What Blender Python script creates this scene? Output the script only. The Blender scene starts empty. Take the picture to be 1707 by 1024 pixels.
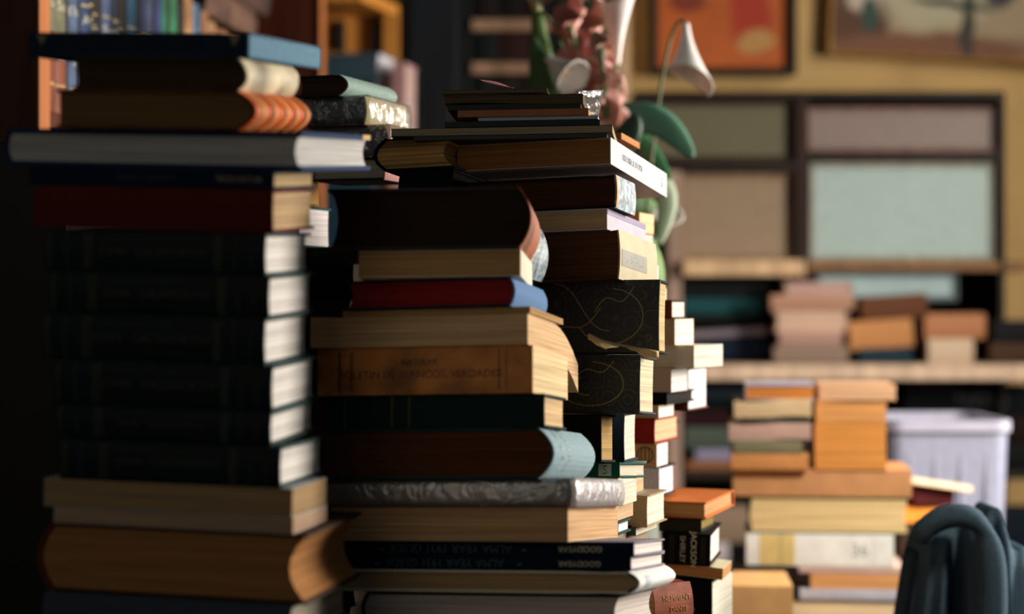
import bpy, math, random
from mathutils import Vector, Matrix, noise
random.seed(7)
SC = bpy.context.scene
COL = SC.collection

# ---------------- camera, world, lights, exposure ----------------
F = 3200.0; CX = 853.5; HY = 520.0; CZ = 1.17
cd = bpy.data.cameras.new('camera'); cam = bpy.data.objects.new('camera', cd); COL.objects.link(cam)
cam.location = (0, 0, CZ); cam.rotation_euler = (math.pi/2, 0, 0)
cd.sensor_width = 36.0; cd.lens = F/1707*36.0
cd.shift_y = (HY-512.0)/1707.0
cd.clip_start = 0.05
cd.dof.use_dof = True; cd.dof.focus_distance = 2.2; cd.dof.aperture_fstop = 2.5
SC.camera = cam
SC.view_settings.view_transform = 'Standard'; SC.view_settings.look = 'None'
SC.view_settings.gamma = 1.0; SC.view_settings.use_curve_mapping = False
SC.view_settings.exposure = 0.62
w = bpy.data.worlds.new('world'); SC.world = w; w.use_nodes = True
w.node_tree.nodes['Background'].inputs[0].default_value = (0.62, 0.85, 0.95, 1)
w.node_tree.nodes['Background'].inputs[1].default_value = 0.03
def area(name, loc, target, sx, sy, e, colr):
    l = bpy.data.lights.new(name, 'AREA'); l.shape = 'RECTANGLE'; l.size = sx; l.size_y = sy
    l.energy = e; l.color = colr
    o = bpy.data.objects.new(name, l); COL.objects.link(o); o.location = loc
    o.rotation_euler = (Vector(target)-Vector(loc)).to_track_quat('-Z', 'Y').to_euler()
    return o
area('window_daylight', (2.35, 3.15, 1.6), (0.0, 2.2, 1.05), .5, .9, 84, (1.0, 0.93, 0.85))
area('added_wall_fill', (2.1, 3.9, 2.3), (0.9, 5.2, 1.2), 0.9, 0.9, 9, (1.0, 0.9, 0.72))  # unseen lamp added to brighten the back wall
k_ = area('added_bench_spot', (1.5, 1.7, 2.3), (.75, 3.5, .75), .4, .4, 4.2, (1.0, 0.92, 0.8)); k_.data.spread = math.radians(48)  # added lamp, narrow spread so it lifts only the bench pile
area('added_front_fill', (-1.1, -1.6, 2.1), (0.0, 2.0, 1.1), 1.4, 1.4, 3.9, (1.0, 0.86, 0.66))  # unseen fill added on the camera side to lift the dark fronts

# ---------------- helpers ----------------
def lin(h):
    h = h.lstrip('#'); r = []
    for i in (0, 2, 4):
        c = int(h[i:i+2], 16)/255
        r.append(c/12.92 if c <= .04045 else ((c+.055)/1.055)**2.4)
    return (*r, 1)
def PX(px, py, Y): return Vector(((px-CX)*Y/F, Y, CZ-(py-HY)*Y/F))
MC = {}
def nodes(m):
    m.use_nodes = True; nt = m.node_tree; return nt, nt.nodes, nt.links, nt.nodes['Principled BSDF']
def mat(kind, c, **k):
    key = (kind, c, tuple(sorted(k.items())))
    if key in MC: return MC[key]
    m = bpy.data.materials.new(kind); nt, N, L, P = nodes(m); col = lin(c)
    P.inputs['Base Color'].default_value = col
    tc = N.new('ShaderNodeTexCoord'); mp = N.new('ShaderNodeMapping'); L.new(tc.outputs['Object'], mp.inputs[0])
    def noisetex(scale, map_scale=(1, 1, 1), detail=3):
        mp.inputs['Scale'].default_value = map_scale
        n = N.new('ShaderNodeTexNoise'); n.inputs['Scale'].default_value = scale; n.inputs['Detail'].default_value = detail
        L.new(mp.outputs[0], n.inputs['Vector']); return n
    def ramp(src, a, b, p0=.3, p1=.7):
        r = N.new('ShaderNodeValToRGB'); r.color_ramp.elements[0].position = p0; r.color_ramp.elements[1].position = p1
        r.color_ramp.elements[0].color = tuple(x*a for x in col[:3])+(1,); r.color_ramp.elements[1].color = tuple(min(1, x*b) for x in col[:3])+(1,)
        L.new(src, r.inputs[0]); L.new(r.outputs[0], P.inputs['Base Color']); return r
    def bump(src, s, d=.001):
        b = N.new('ShaderNodeBump'); b.inputs['Strength'].default_value = s; b.inputs['Distance'].default_value = d
        L.new(src, b.inputs['Height']); L.new(b.outputs[0], P.inputs['Normal'])
    if kind == 'paper':
        n = noisetex(1.0, (5, 5, 520), 4); ramp(n.outputs[0], .66, 1.16, .3, .68); bump(n.outputs[0], .5, .0012)
        P.inputs['Roughness'].default_value = .9; P.inputs['Specular IOR Level'].default_value = .1
    elif kind == 'coarse_paper':
        n = noisetex(1.0, (3, 3, 230), 2); ramp(n.outputs[0], .35, 1.2, .38, .6); bump(n.outputs[0], .8, .002)
        P.inputs['Roughness'].default_value = .9
    elif kind == 'cloth':
        n = noisetex(420, detail=2); ramp(n.outputs[0], .82, 1.12); bump(n.outputs[0], .35, .0008)
        P.inputs['Roughness'].default_value = .8; P.inputs['Specular IOR Level'].default_value = .15
    elif kind == 'leather':
        n = noisetex(38, detail=6); ramp(n.outputs[0], .62, 1.3); bump(n.outputs[0], .5, .001)
        P.inputs['Roughness'].default_value = .55; P.inputs['Specular IOR Level'].default_value = .2
    elif kind == 'card':
        n = noisetex(30, detail=4); ramp(n.outputs[0], .88, 1.06)
        P.inputs['Roughness'].default_value = .5; P.inputs['Specular IOR Level'].default_value = .3
    elif kind == 'worn':
        n = noisetex(22, detail=7); ramp(n.outputs[0], .45, 1.25, .35, .6); bump(n.outputs[0], .3, .001)
        P.inputs['Roughness'].default_value = .7
    elif kind == 'wood':
        n = noisetex(3.0, (14, 14, 1.2), 5); ramp(n.outputs[0], .7, 1.2); bump(n.outputs[0], .15, .002)
        P.inputs['Roughness'].default_value = .5; P.inputs['Specular IOR Level'].default_value = .25
    elif kind == 'plaster':
        n = noisetex(5, detail=8); ramp(n.outputs[0], .88, 1.08); bump(n.outputs[0], .2, .004)
        P.inputs['Roughness'].default_value = .85; P.inputs['Specular IOR Level'].default_value = .2
    elif kind == 'fabric':
        n = noisetex(260, detail=2); ramp(n.outputs[0], .75, 1.15); bump(n.outputs[0], .4, .001)
        P.inputs['Roughness'].default_value = .95; P.inputs['Specular IOR Level'].default_value = .05
    elif kind == 'petal':
        n = noisetex(18, detail=2); ramp(n.outputs[0], .85, 1.05); P.inputs['Roughness'].default_value = .55
        P.inputs['Subsurface Weight'].default_value = .15; P.inputs['Subsurface Radius'].default_value = (.01, .01, .01)
    elif kind == 'plain':
        n = noisetex(50, detail=2); ramp(n.outputs[0], .93, 1.04); P.inputs['Roughness'].default_value = k.get('rough', .5)
    elif kind == 'metal':
        P.inputs['Metallic'].default_value = .6; P.inputs['Roughness'].default_value = .4
    elif kind == 'ornament':     # gilt concentric scrolls tooled in dark leather
        v = N.new('ShaderNodeTexVoronoi'); v.inputs['Scale'].default_value = 42; v.inputs['Randomness'].default_value = .8
        mp.inputs['Scale'].default_value = (1, .5, 1)
        L.new(mp.outputs[0], v.inputs['Vector'])
        mu = N.new('ShaderNodeMath'); mu.operation = 'MULTIPLY'; mu.inputs[1].default_value = 30; L.new(v.outputs['Distance'], mu.inputs[0])
        si = N.new('ShaderNodeMath'); si.operation = 'SINE'; L.new(mu.outputs[0], si.inputs[0])
        r = N.new('ShaderNodeValToRGB'); r.color_ramp.elements[0].position = .78; r.color_ramp.elements[1].position = .95
        r.color_ramp.elements[0].color = col; r.color_ramp.elements[1].color = lin(k.get('gold', '#4c4a34'))
        L.new(si.outputs[0], r.inputs[0])
        n = noisetex(25, (1, 1, 1), 2)
        mx = N.new('ShaderNodeMix'); mx.data_type = 'RGBA'; L.new(n.outputs[0], mx.inputs[0])
        mx.inputs[6].default_value = col; L.new(r.outputs[0], mx.inputs[7]); L.new(mx.outputs[2], P.inputs['Base Color'])
        P.inputs['Roughness'].default_value = .6
    elif kind == 'marbled':
        n = noisetex(40, detail=8); n.inputs['Distortion'].default_value = 2.5; ramp(n.outputs[0], .35, 1.5, .4, .6)
        P.inputs['Roughness'].default_value = .5
    elif kind == 'wrap':        # clear crinkled plastic film
        out = N['Material Output']; tr = N.new('ShaderNodeBsdfTransparent'); tr.inputs[0].default_value = col
        gl = N.new('ShaderNodeBsdfGlossy'); gl.inputs['Roughness'].default_value = k.get('rough', .16)
        df = N.new('ShaderNodeBsdfDiffuse'); df.inputs[0].default_value = (.62, .6, .58, 1)
        n = noisetex(45, detail=4); n.inputs['Distortion'].default_value = 1.5
        b = N.new('ShaderNodeBump'); b.inputs['Strength'].default_value = 1; b.inputs['Distance'].default_value = k.get('dist', .006)
        L.new(n.outputs[0], b.inputs['Height']); L.new(b.outputs[0], gl.inputs['Normal'])
        m1 = N.new('ShaderNodeMixShader'); m1.inputs[0].default_value = .3; L.new(gl.outputs[0], m1.inputs[1]); L.new(df.outputs[0], m1.inputs[2])
        m2 = N.new('ShaderNodeMixShader'); m2.inputs[0].default_value = k.get('cover', .35)
        L.new(tr.outputs[0], m2.inputs[1]); L.new(m1.outputs[0], m2.inputs[2]); L.new(m2.outputs[0], out.inputs[0])
    elif kind == 'frosted':
        P.inputs['Roughness'].default_value = .45; P.inputs['Transmission Weight'].default_value = .35
        P.inputs['IOR'].default_value = 1.2
    MC[key] = m; return m

def link(name, me, m, parent=None, smooth=False):
    o = bpy.data.objects.new(name, me); COL.objects.link(o)
    if m: me.materials.append(m)
    if parent: o.parent = parent
    if smooth:
        for p in me.polygons: p.use_smooth = True
    return o
def mesh(name, V, Fc, m, parent=None, smooth=False):
    me = bpy.data.meshes.new(name); me.from_pydata([tuple(v) for v in V], [], Fc); me.update()
    return link(name, me, m, parent, smooth)
def surf_box_data(f, nx, ny, nz):
    V = []; idx = {}; Fc = []
    def v(i, j, k):
        if (i, j, k) not in idx:
            idx[(i, j, k)] = len(V); V.append(f(i/nx, j/ny, k/nz))
        return idx[(i, j, k)]
    for i in range(nx):
        for j in range(ny):
            Fc.append((v(i, j, 0), v(i, j+1, 0), v(i+1, j+1, 0), v(i+1, j, 0)))
            Fc.append((v(i, j, nz), v(i+1, j, nz), v(i+1, j+1, nz), v(i, j+1, nz)))
    for i in range(nx):
        for k in range(nz):
            Fc.append((v(i, 0, k), v(i+1, 0, k), v(i+1, 0, k+1), v(i, 0, k+1)))
            Fc.append((v(i, ny, k), v(i, ny, k+1), v(i+1, ny, k+1), v(i+1, ny, k)))
    for j in range(ny):
        for k in range(nz):
            Fc.append((v(0, j, k), v(0, j, k+1), v(0, j+1, k+1), v(0, j+1, k)))
            Fc.append((v(nx, j, k), v(nx, j+1, k), v(nx, j+1, k+1), v(nx, j, k+1)))
    return V, Fc
def surf_box(name, f, nx, ny, nz, m, parent=None, smooth=False):
    V, Fc = surf_box_data(f, nx, ny, nz); return mesh(name, V, Fc, m, parent, smooth)
def bevel(o, w=.0008, seg=2):
    b = o.modifiers.new('bevel', 'BEVEL'); b.width = w; b.segments = seg; b.limit_method = 'ANGLE'; b.angle_limit = math.radians(40)
def box(name, a, b, m, parent=None, bv=.002, rot=None):
    a = Vector(a); b = Vector(b)
    o = surf_box(name, lambda u, v, w_: (a.x+(b.x-a.x)*u, a.y+(b.y-a.y)*v, a.z+(b.z-a.z)*w_), 1, 1, 1, m, parent)
    if bv: bevel(o, bv)
    return o
def tag(o, label=None, cat=None, group=None, kind=None):
    if label: o['label'] = label
    if cat: o['category'] = cat
    if group: o['group'] = group
    if kind: o['kind'] = kind
    return o
def empty(name, loc=(0, 0, 0), rot=(0, 0, 0)):
    o = bpy.data.objects.new(name, None); COL.objects.link(o); o.location = loc; o.rotation_euler = rot
    o.empty_display_size = .02; return o
def copy_tree(o, parent=None):
    c = o.copy(); COL.objects.link(c); c.parent = parent
    for ch in list(o.children): copy_tree(ch, c)
    return c
def text_mesh(s, size):
    cu = bpy.data.curves.new('t', 'FONT'); cu.body = s; cu.size = size; cu.align_x = 'CENTER'; cu.align_y = 'CENTER'; cu.resolution_u = 3
    t = bpy.data.objects.new('t', cu); COL.objects.link(t)
    bpy.context.view_layer.update()
    me = bpy.data.meshes.new_from_object(t.evaluated_get(bpy.context.evaluated_depsgraph_get()))
    V = [v.co.copy() for v in me.vertices]; Fc = [tuple(p.vertices) for p in me.polygons]
    bpy.data.objects.remove(t); bpy.data.curves.remove(cu); bpy.data.meshes.remove(me)
    return V, Fc

# ---------------- the book builder ----------------
# canonical book: spine along x, spine face at -y, thickness up z, base centre at the origin
class Bk: pass
def build_book(root, L, W, T, cov, pg, spc=None, hard=True, bulge=None, ov=.003, bt=None, deform=None,
               pk='paper', ck=None, sk=None, simple=False, cup=None, seg=8):
    b = Bk(); b.root = root; b.L, b.W, b.T = L, W, T
    D = deform or (lambda x, y, z: (x, y, z)); b.D = D
    if bt is None: bt = min(.0026, T*.2) if hard else min(.0006, T*.12)
    if not hard: ov = .0
    if bulge is None: bulge = min(.008, T*.16) if hard else 0
    if cup is None: cup = bulge*.8
    b.bulge = bulge
    ck = ck or ('cloth' if hard else 'card'); sk = sk or ck
    mc = mat(ck, cov); ms = mat(sk, spc or cov); mp_ = mat(pk, pg)
    def ys(z, off=0):            # outer spine surface
        q = 2*z/T-1; return -W/2-bulge*(1-q*q)+off
    b.ys = ys
    st = min(bt, .002) if hard else bt
    nx = seg; jw = [0]+[random.uniform(-1, 1) for _ in range(6)]
    def pages(u, v, q):
        z = bt+(T-2*bt)*q; k = 1-(2*q-1)**2
        y0 = -W/2+st-bulge*k*.9; y1 = W/2-ov-cup*k
        if not hard: y1 -= .0002
        x = (u-.5)*(L-2*ov-.0002)
        y = y0+(y1-y0)*v
        wob = noise.noise((x*9, y*9, jw[1]*10+q*3))*.0006
        if 0 < q < 1: z += wob
        return D(x, y, z)
    b.pages = surf_box('page_block', pages, nx, 8, 6, mp_, root)
    hinge = .006 if hard else 0
    def board(top):
        def f(u, v, q):
            y = -W/2+(W)*v
            dz = 0
            if hard and 0.02 < v < .09: dz = .0009
            z = (T-bt+bt*q-(dz if q == 1 else 0)) if top else (bt*q+(dz if q == 0 else 0))
            return D((u-.5)*L, y, z)
        return f
    def f_sp(u, v, q):           # v: thickness (0 outer), q: height
        z = T*q; return D((u-.5)*L, ys(z, st*v), z)
    if simple:
        V, Fc = [], []
        for f, d in ((board(True), (nx, 8, 1)), (board(False), (nx, 8, 1)), (f_sp, (nx, 1, 6))):
            v_, f_ = surf_box_data(f, *d); n = len(V); V += v_; Fc += [tuple(i+n for i in t) for t in f_]
        b.spine = mesh('cover', V, Fc, mc, root)
    else:
        t_ = surf_box('front_cover', board(True), nx, 12, 1, mc, root); bevel(t_, .0005)
        u_ = surf_box('back_cover', board(False), nx, 12, 1, mc, root); bevel(u_, .0005)
        b.spine = surf_box('spine', f_sp, nx, 1, 10, ms, root)
        b.top, b.bot = t_, u_
        if spc and spc != cov: tag(b.spine, b_label(spc)+' spine')
    return b
def b_label(c):
    r, g, bb, _ = lin(c); m_ = max(r, g, bb)
    if m_ < .03: return 'dark'
    if m_ > .5 and min(r, g, bb) > .35*m_+.1: return 'pale'
    if bb == m_: return 'bluish'
    if g == m_: return 'greenish'
    return 'reddish brown' if m_ < .25 else 'tan'
def on_spine(b, name, V, Fc, m, off=.0004, th=.0003):
    # V given as (x, z) on the spine; gives it a little thickness
    n = len(V); A = [b.D(x, b.ys(z)-off, z) for x, z in V]+[b.D(x, b.ys(z)+.0002, z) for x, z in V]
    G = [tuple(f) for f in Fc]
    from collections import Counter
    E = Counter(); dirn = {}
    for f in Fc:
        for i in range(len(f)):
            e = (f[i], f[(i+1) % len(f)]); E[tuple(sorted(e))] += 1; dirn[tuple(sorted(e))] = e
    G += [tuple(i+n for i in reversed(f)) for f in Fc]
    for e, c in E.items():
        if c == 1:
            a_, b_ = dirn[e]; G.append((b_, a_, a_+n, b_+n))
    return mesh(name, A, G, m, b.spine)
def title(b, s, h, xf, c, zf=.5, flip=False, vert=False, name='title', kind='plain'):
    V, Fc = text_mesh(s, h*b.T*1.35)
    P = []
    for v in V:
        x, z = (v.x, v.y) if not vert else (-v.y, v.x)
        if flip: x, z = -x, -z
        P.append((x+xf*b.L, z+zf*b.T))
    return on_spine(b, name, P, Fc, mat(kind, c))
def band(b, x0, x1, c, z0=0.02, z1=.98, name='spine_band', off=.0004, kind='leather'):
    n = 8; V = []; Fc = []
    for i in range(n+1):
        z = b.T*(z0+(z1-z0)*i/n); V += [(x0*b.L, z), (x1*b.L, z)]
    for i in range(n): Fc.append((2*i, 2*i+1, 2*i+3, 2*i+2))
    return on_spine(b, name, V, Fc, mat(kind, c), off)

class Stack:
    def __init__(s, Y, th, yb, xref=0, roll=0, pitch=0, prefix=''):
        s.Y, s.th = Y, th
        s.piv = PX(xref, yb, Y)
        s.T = Matrix.Translation(s.piv) @ Matrix.Rotation(math.radians(roll), 4, 'Y') @ Matrix.Rotation(math.radians(pitch), 4, 'X') @ Matrix.Translation(-s.piv)
        s.Ti = s.T.inverted(); s.z = s.piv.z
def tilt_on(s, roll, pitch, xref=490):
    c = s.T @ s.last
    n = Stack(s.Y, s.th, 0, xref); n.piv = c
    n.T = Matrix.Translation(c) @ Matrix.Rotation(math.radians(roll), 4, 'Y') @ Matrix.Rotation(math.radians(pitch), 4, 'X') @ Matrix.Translation(-c)
    n.Ti = n.T.inverted(); n.z = c.z+.0003; return n
KR = {'F': 0, 'R': math.pi/2, 'B': math.pi, 'L': -math.pi/2}
ALL = []
def bk(st, label, xa, xb, yt, xr=None, B=.15, sp='F', th=None, Y=None, yb=None, cat='book', group=None, name='book',
       own=(0, 0), dz=0, Bmax=.3, upd=True, **kw):
    th = st.th if th is None else th; Y = st.Y if Y is None else Y
    t = math.radians(abs(th)); s_, c_ = math.sin(t), math.cos(t); right = th >= 0
    P = PX(xb if right else xa, yt, Y)
    if right:
        tl = (xa-CX)/F; A = (P.x-tl*Y)/(c_+tl*s_)
        if xr is not None:
            tr = (xr-CX)/F; B = min(Bmax, (tr*Y-P.x)/(s_-tr*c_))
    else:
        tb = (xb-CX)/F; A = (tb*Y-P.x)/(c_-tb*s_)
    ph = -math.radians(th); f = Vector((math.cos(ph), math.sin(ph), 0)); d = Vector((-math.sin(ph), math.cos(ph), 0))
    Q = st.Ti @ P
    if yb is not None: zb = (st.Ti @ PX(xb if right else xa, yb, Y)).z
    else: zb = st.z+.0002+dz
    T = Q.z-zb
    if T < .0015: T = .0015
    c = Vector((Q.x, Q.y, zb))+f*(A/2)*(-1 if right else 1)+d*(B/2)
    L, W = (A, B) if sp in 'FB' else (B, A)
    M = Matrix.Translation(c) @ Matrix.Rotation(ph+KR[sp], 4, 'Z')
    if own != (0, 0):
        cq = Vector((Q.x, Q.y, zb)); ax = Matrix.Rotation(ph, 4, 'Z')
        R = ax @ Matrix.Rotation(math.radians(own[0]), 4, 'Y') @ Matrix.Rotation(math.radians(own[1]), 4, 'X') @ ax.inverted()
        M = Matrix.Translation(cq) @ R @ Matrix.Translation(-cq) @ M
    M = st.T @ M
    root = empty(name); root.matrix_world = M
    tag(root, label, cat, group)
    if upd:
        st.z = zb+T
        st.last = Vector((Q.x, Q.y, zb+T))
    b = build_book(root, L, W, T, **kw); ALL.append(b); b.A, b.B = A, B
    return b
def wrap_book(b, cover=.35, g=.0015, c='#e8e6e2', **wk):
    L, W, T = b.L+2*g, b.W+2*g+b.bulge, b.T+g*.6
    def f(u, v, q):
        x, y, z = (u-.5)*L, (v-.5)*W-b.bulge*.5, T*q-g*.1
        n = noise.noise((x*40, y*40, z*60))*.0009
        k = 1-(2*q-1)**2
        y += (-1 if v < .5 else 1)*k*.002*(v in (0, 1)); x += (-1 if u < .5 else 1)*k*.002*(u in (0, 1))
        return b.D(x+n, y+n, z)
    o = surf_box('plastic_wrap', f, 14, 14, 4, mat('wrap', c, cover=cover, **wk), b.root, True)
    tag(o, 'clear crinkled plastic wrap'); return o

# ---------------- room and tables ----------------
def struct(o): o['kind'] = 'structure'; return o
struct(box('floor', (-2.6, -2.5, -.05), (2.4, 5.5, 0), mat('wood', '#3a2c22'), bv=0))
struct(box('wall_back', (-2.6, 5.2, 0), (2.4, 5.35, 3.0), mat('plaster', '#d2ad74'), bv=0))
struct(box('wall_left', (-2.6, 1.2, 0), (-2.5, 5.2, 3.0), mat('plaster', '#4a4038'), bv=0))
def table(name, x0, x1, y0, y1, zt, c, label, legs=True):
    r = empty(name, ((x0+x1)/2, (y0+y1)/2, 0)); tag(r, label, 'table'); cx, cy = (x0+x1)/2, (y0+y1)/2
    m = mat('wood', c)
    box('tabletop', (x0-cx, y0-cy, zt-.03), (x1-cx, y1-cy, zt), m, r, .004)
    for sx in (x0-cx+.04, x1-cx-.1):
        for sy in (y0-cy+.04, y1-cy-.1): box('leg', (sx, sy, 0), (sx+.06, sy+.06, zt-.03), m, r, .004)
    return r
TZ = .75
table('display_table', -.55, .5, 1.5, 2.66, TZ, '#4a3020', 'dark wooden table carrying the three tall book piles in front')
BZ = .57
table('low_bench', .16, 1.25, 2.98, 4.3, BZ, '#4a3828', 'low wooden bench under the blurred book pile at right')
def ytab(Y, z=TZ): return HY-(z-CZ)*F/Y

# ---------------- left pile ----------------
GL = 'books in the tall left pile'
S = Stack(1.70, 12, ytab(1.70), 490, prefix='left')
S.z = TZ
bk(S, 'thick brown book at the very bottom of the left pile', 85, 495, 1180, B=.17, sp='F', cov='#4a3626', pg='#9c8a70', simple=True)
bk(S, 'grey book just under the blue-grey one, low in the left pile', 80, 492, 1082, B=.17, sp='F', cov='#4c4a48', pg='#9c8a70', simple=True)
S = Stack(1.70, 12, 1080, 490, roll=1.1, pitch=1.2)
bk(S, 'blue-grey hardback with pale top edge, lowest visible in the left pile', 76, 487, 1010, B=.17, sp='F', cov='#5a6670', pg='#a59a88', spc='#3f4850')
b = bk(S, 'very thick orange-brown book with hollowed fore-edge low in the left pile', 88, 512, 892, B=.17, sp='L', cov='#3b2418', spc='#7a3826', pg='#a87444', bulge=.014, cup=.014, bt=.003)
bk(S, 'thin white paperback directly on the thick orange-brown book', 90, 489, 864, B=.10, sp='L', cov='#b7aea8', pg='#b8977c', hard=False)
bk(S, 'pale paperback under the dark green set in the left pile', 74, 488, 815, B=.10, sp='L', cov='#98a0a0', pg='#ac8c64', hard=False,)
green = [(101, 469, 746, 'lowest volume of the dark green gilt set'), (94, 453, 688, 'second dark green gilt volume from the bottom of the set'),
         (90, 455, 611, 'third dark green gilt volume from the bottom of the set'), (72, 443, 532, 'fourth dark green gilt volume from the bottom, set furthest left'),
         (82, 450, 461, 'fifth dark green gilt volume, just below the top one of the set'), (75, 444, 390, 'topmost dark green gilt volume, right under the red book')]
for xa, xb, yt, lb in green:
    if yt == 688: S = tilt_on(S, 1.0, 3.0)
    b = bk(S, lb, xa, xb, yt, B=.128, sp='F', cov='#0b3430', spc='#051616', pg='#ece4da', bulge=.003, bt=.0028, ov=.004, group='dark green gilt volumes', ck='leather')
    g = '#30362a'
    for x0, x1 in ((-.49, -.46), (-.40, -.39), (-.32, -.27), (.27, .31), (.36, .37), (.43, .44)): band(b, x0, x1, g, .06, .94)
    for z0, z1 in ((.2, .225), (.775, .8)): band(b, -.24, .24, g, z0, z1)
    title(b, 'JOHN   GALSWORTHY', .2, 0, '#3a3c28')
S = tilt_on(S, 1.0, 4.6)
b = bk(S, 'dull red clothbound book lying on the dark green set', 58, 456, 317, B=.118, sp='F', cov='#5e1c14', pg='#c0a078', bulge=.002, bt=.0028)
rb = b
b = bk(S, 'dark navy book with a pale title on its spine, under the big white-paged book', 50, 457, 285, B=.12, sp='F', cov='#101d30', pg='#b49a70', hard=True, bulge=.001)
title(b, 'TROUVETUR', .34, .36, '#9a8f78'); title(b, 'ROMANZI  E  RACCONTI', .22, -.02, '#2c3a4a')
b = bk(S, 'widest book of the left pile, navy cover and bright white pages', 14, 503, 220, xr=618, sp='L', cov='#1c3558', pg='#c4c0ba', bt=.0045, bulge=.004, ov=.004)
o = surf_box('cover_label', lambda u, v, q: (-(b.L/2)+.004+.025*u*1.0, -b.W/2+b.W-.006+.0064*v, b.T-.0046+.0048*q), 1, 1, 1, mat('card', '#c89a4c'), b.root)
b = bk(S, 'thick book with a ribbed orange leather spine near the top of the left pile', 92, 398, 152, xr=490, sp='R', cov='#6a3820', spc='#cc5a20', pg='#7c5c38', bulge=.017, cup=.0005, sk='leather', ck='leather', bt=.0028)
for x0 in (-.4, -.2, .02, .2, .4): band(b, x0, x0+.045, '#e39a58', off=.0016, kind='leather')
for x0 in (-.42, -.14, .07, .26): band(b, x0, x0+.01, '#f0c890')
b = bk(S, 'brown-paged book with a crumpled cream spine under the blue case', 120, 398, 97, xr=486, sp='R', cov='#4a3424', spc='#cdbf9c', pg='#4a3420', bulge=.008, cup=.0005, sk='worn', hard=True,
       deform=lambda x, y, z: (x, y+.0015*noise.noise((x*60, z*80, 3)), z))
tag(b.spine, 'crumpled cream spine')
b = bk(S, 'blue clothbound slipcase lying on top of the left pile', 46, 416, 55, xr=534, sp='R', cov='#22344c', spc='#5f8398', pg='#1a283c', pk='cloth', bulge=0, ov=.0005, bt=.0022, name='book_slipcase', cat='book')
tag(b.pages, 'navy cloth side'); b.pages.name = 'case_side'; b.spine.name = 'case_end'; b.top.name = 'case_top'; b.bot.name = 'case_bottom'
for sx in (-1, 1):
    x0 = b.W/2
    o = surf_box('gilt_corner', lambda u, v, q: (-b.L/2-.0003, sx*(b.W/2-.012-.006)+.006*(2*u-1), b.T*.45+b.T*.4*q)[0:3] if False else (-b.L/2-.0006+.0008*v, sx*(b.W/2-.014)+.005*(2*u-1)*(q if sx*(-1) > 0 else q), b.T*.45+b.T*.45*q), 2, 1, 2, mat('plain', '#8a7a4a'), b.root)

# ---------------- hidden-from-left dark pile between left and middle ----------------
D = Stack(2.34, 20, ytab(2.34), 600)
D.z = TZ
cols = ['#1a1c1e', '#241a14', '#16221f', '#1c1a22', '#2a2018', '#14181c', '#221e1a', '#1a1410']  # near-black covers put the gap's shade into the support books' colour
lbs = ['black book at the foot of the shadowed rear pile', 'dark brown book low in the shadowed rear pile', 'dark green-black book in the lower half of the shadowed rear pile',
       'dark violet-black book in the middle of the shadowed rear pile', 'umber book in the middle of the shadowed rear pile', 'blue-black book in the upper half of the shadowed rear pile',
       'charcoal book in the shadowed gap beside the green volumes', 'brown-black book just under the white-paged one in the gap']
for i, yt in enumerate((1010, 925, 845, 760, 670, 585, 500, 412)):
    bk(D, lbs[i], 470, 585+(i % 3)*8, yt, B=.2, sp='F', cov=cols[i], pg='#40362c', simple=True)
bk(D, 'green-covered book showing bright white page ends in the gap by the green set', 430, 499, 342, xr=553, sp='F', cov='#1c4a44', pg='#e6dcd8', bulge=.002)
bk(D, 'tan book peeping out beside the red book of the left pile', 430, 505, 300, xr=531, B=.1, sp='R', cov='#3a2a18', spc='#c09450', pg='#c4a060', bulge=0)
bk(D, 'book with a pink patterned spine and pale page edges behind the big dark book', 520, 641, 262, xr=690, sp='R', cov='#1c2228', spc='#cf978c', pg='#c9bda8', bulge=.001)
b = ALL[-1]
for i in range(6): band(b, -.4+i*.14, -.36+i*.14, '#e6b8a4', .2+.1*(i % 2), .6+.1*(i % 2), kind='card')
b = bk(D, 'brown book in loose clear plastic below the cream one, behind the left pile', 515, 640, 208, xr=672, B=.14, sp='R', cov='#6a5040', spc='#b08c78', pg='#5c4030')
wrap_book(b, .4)
b = bk(D, 'black-edged book with cream spine in shiny crumpled plastic wrap', 512, 608, 160, xr=676, sp='R', cov='#1c1a18', spc='#e6d4a8', pg='#2c2420', bulge=.003)
wrap_book(b, .36, g=.0025, rough=.22)
b = bk(D, 'grey-green clothbound book with rounded spine on top of the plastic-wrapped ones', 494, 566, 124, xr=648, sp='R', cov='#2c3230', spc='#8fa39a', pg='#4a3220', bulge=.012, cup=.004)
title(b, 'POESIE', .18, .28, '#b8c4b4')

# ---------------- middle pile ----------------
S = Stack(1.90, 15, ytab(1.90), 1040)
S.z = TZ
bk(S, 'thick green-brown book at the very bottom of the middle pile', 600, 1045, 1145, B=.2, sp='F', cov='#3c3c2e', pg='#9c8a70', simple=True)
bk(S, 'black book second from the bottom of the middle pile', 610, 1040, 1085, B=.2, sp='F', cov='#202022', pg='#9c8a70', simple=True)
S = Stack(1.90, 15, 1055, 1045, pitch=-5.5)
bk(S, 'grey-paged book with black cover, lowest visible in the middle pile', 612, 1036, 992, xr=1094, sp='L', cov='#1c2022', pg='#c8beb4', bulge=.006)
b = bk(S, 'white clothbound book with rounded white spine under the two navy annuals', 541, 1047, 953, xr=1108, sp='R', cov='#d8d2bc', spc='#e6e8e2', pg='#b89a70', bulge=.012, bt=.0032)
band(b, -.33, -.2, '#c4ccd0', .25, .75, kind='card', name='spine_label')
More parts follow.
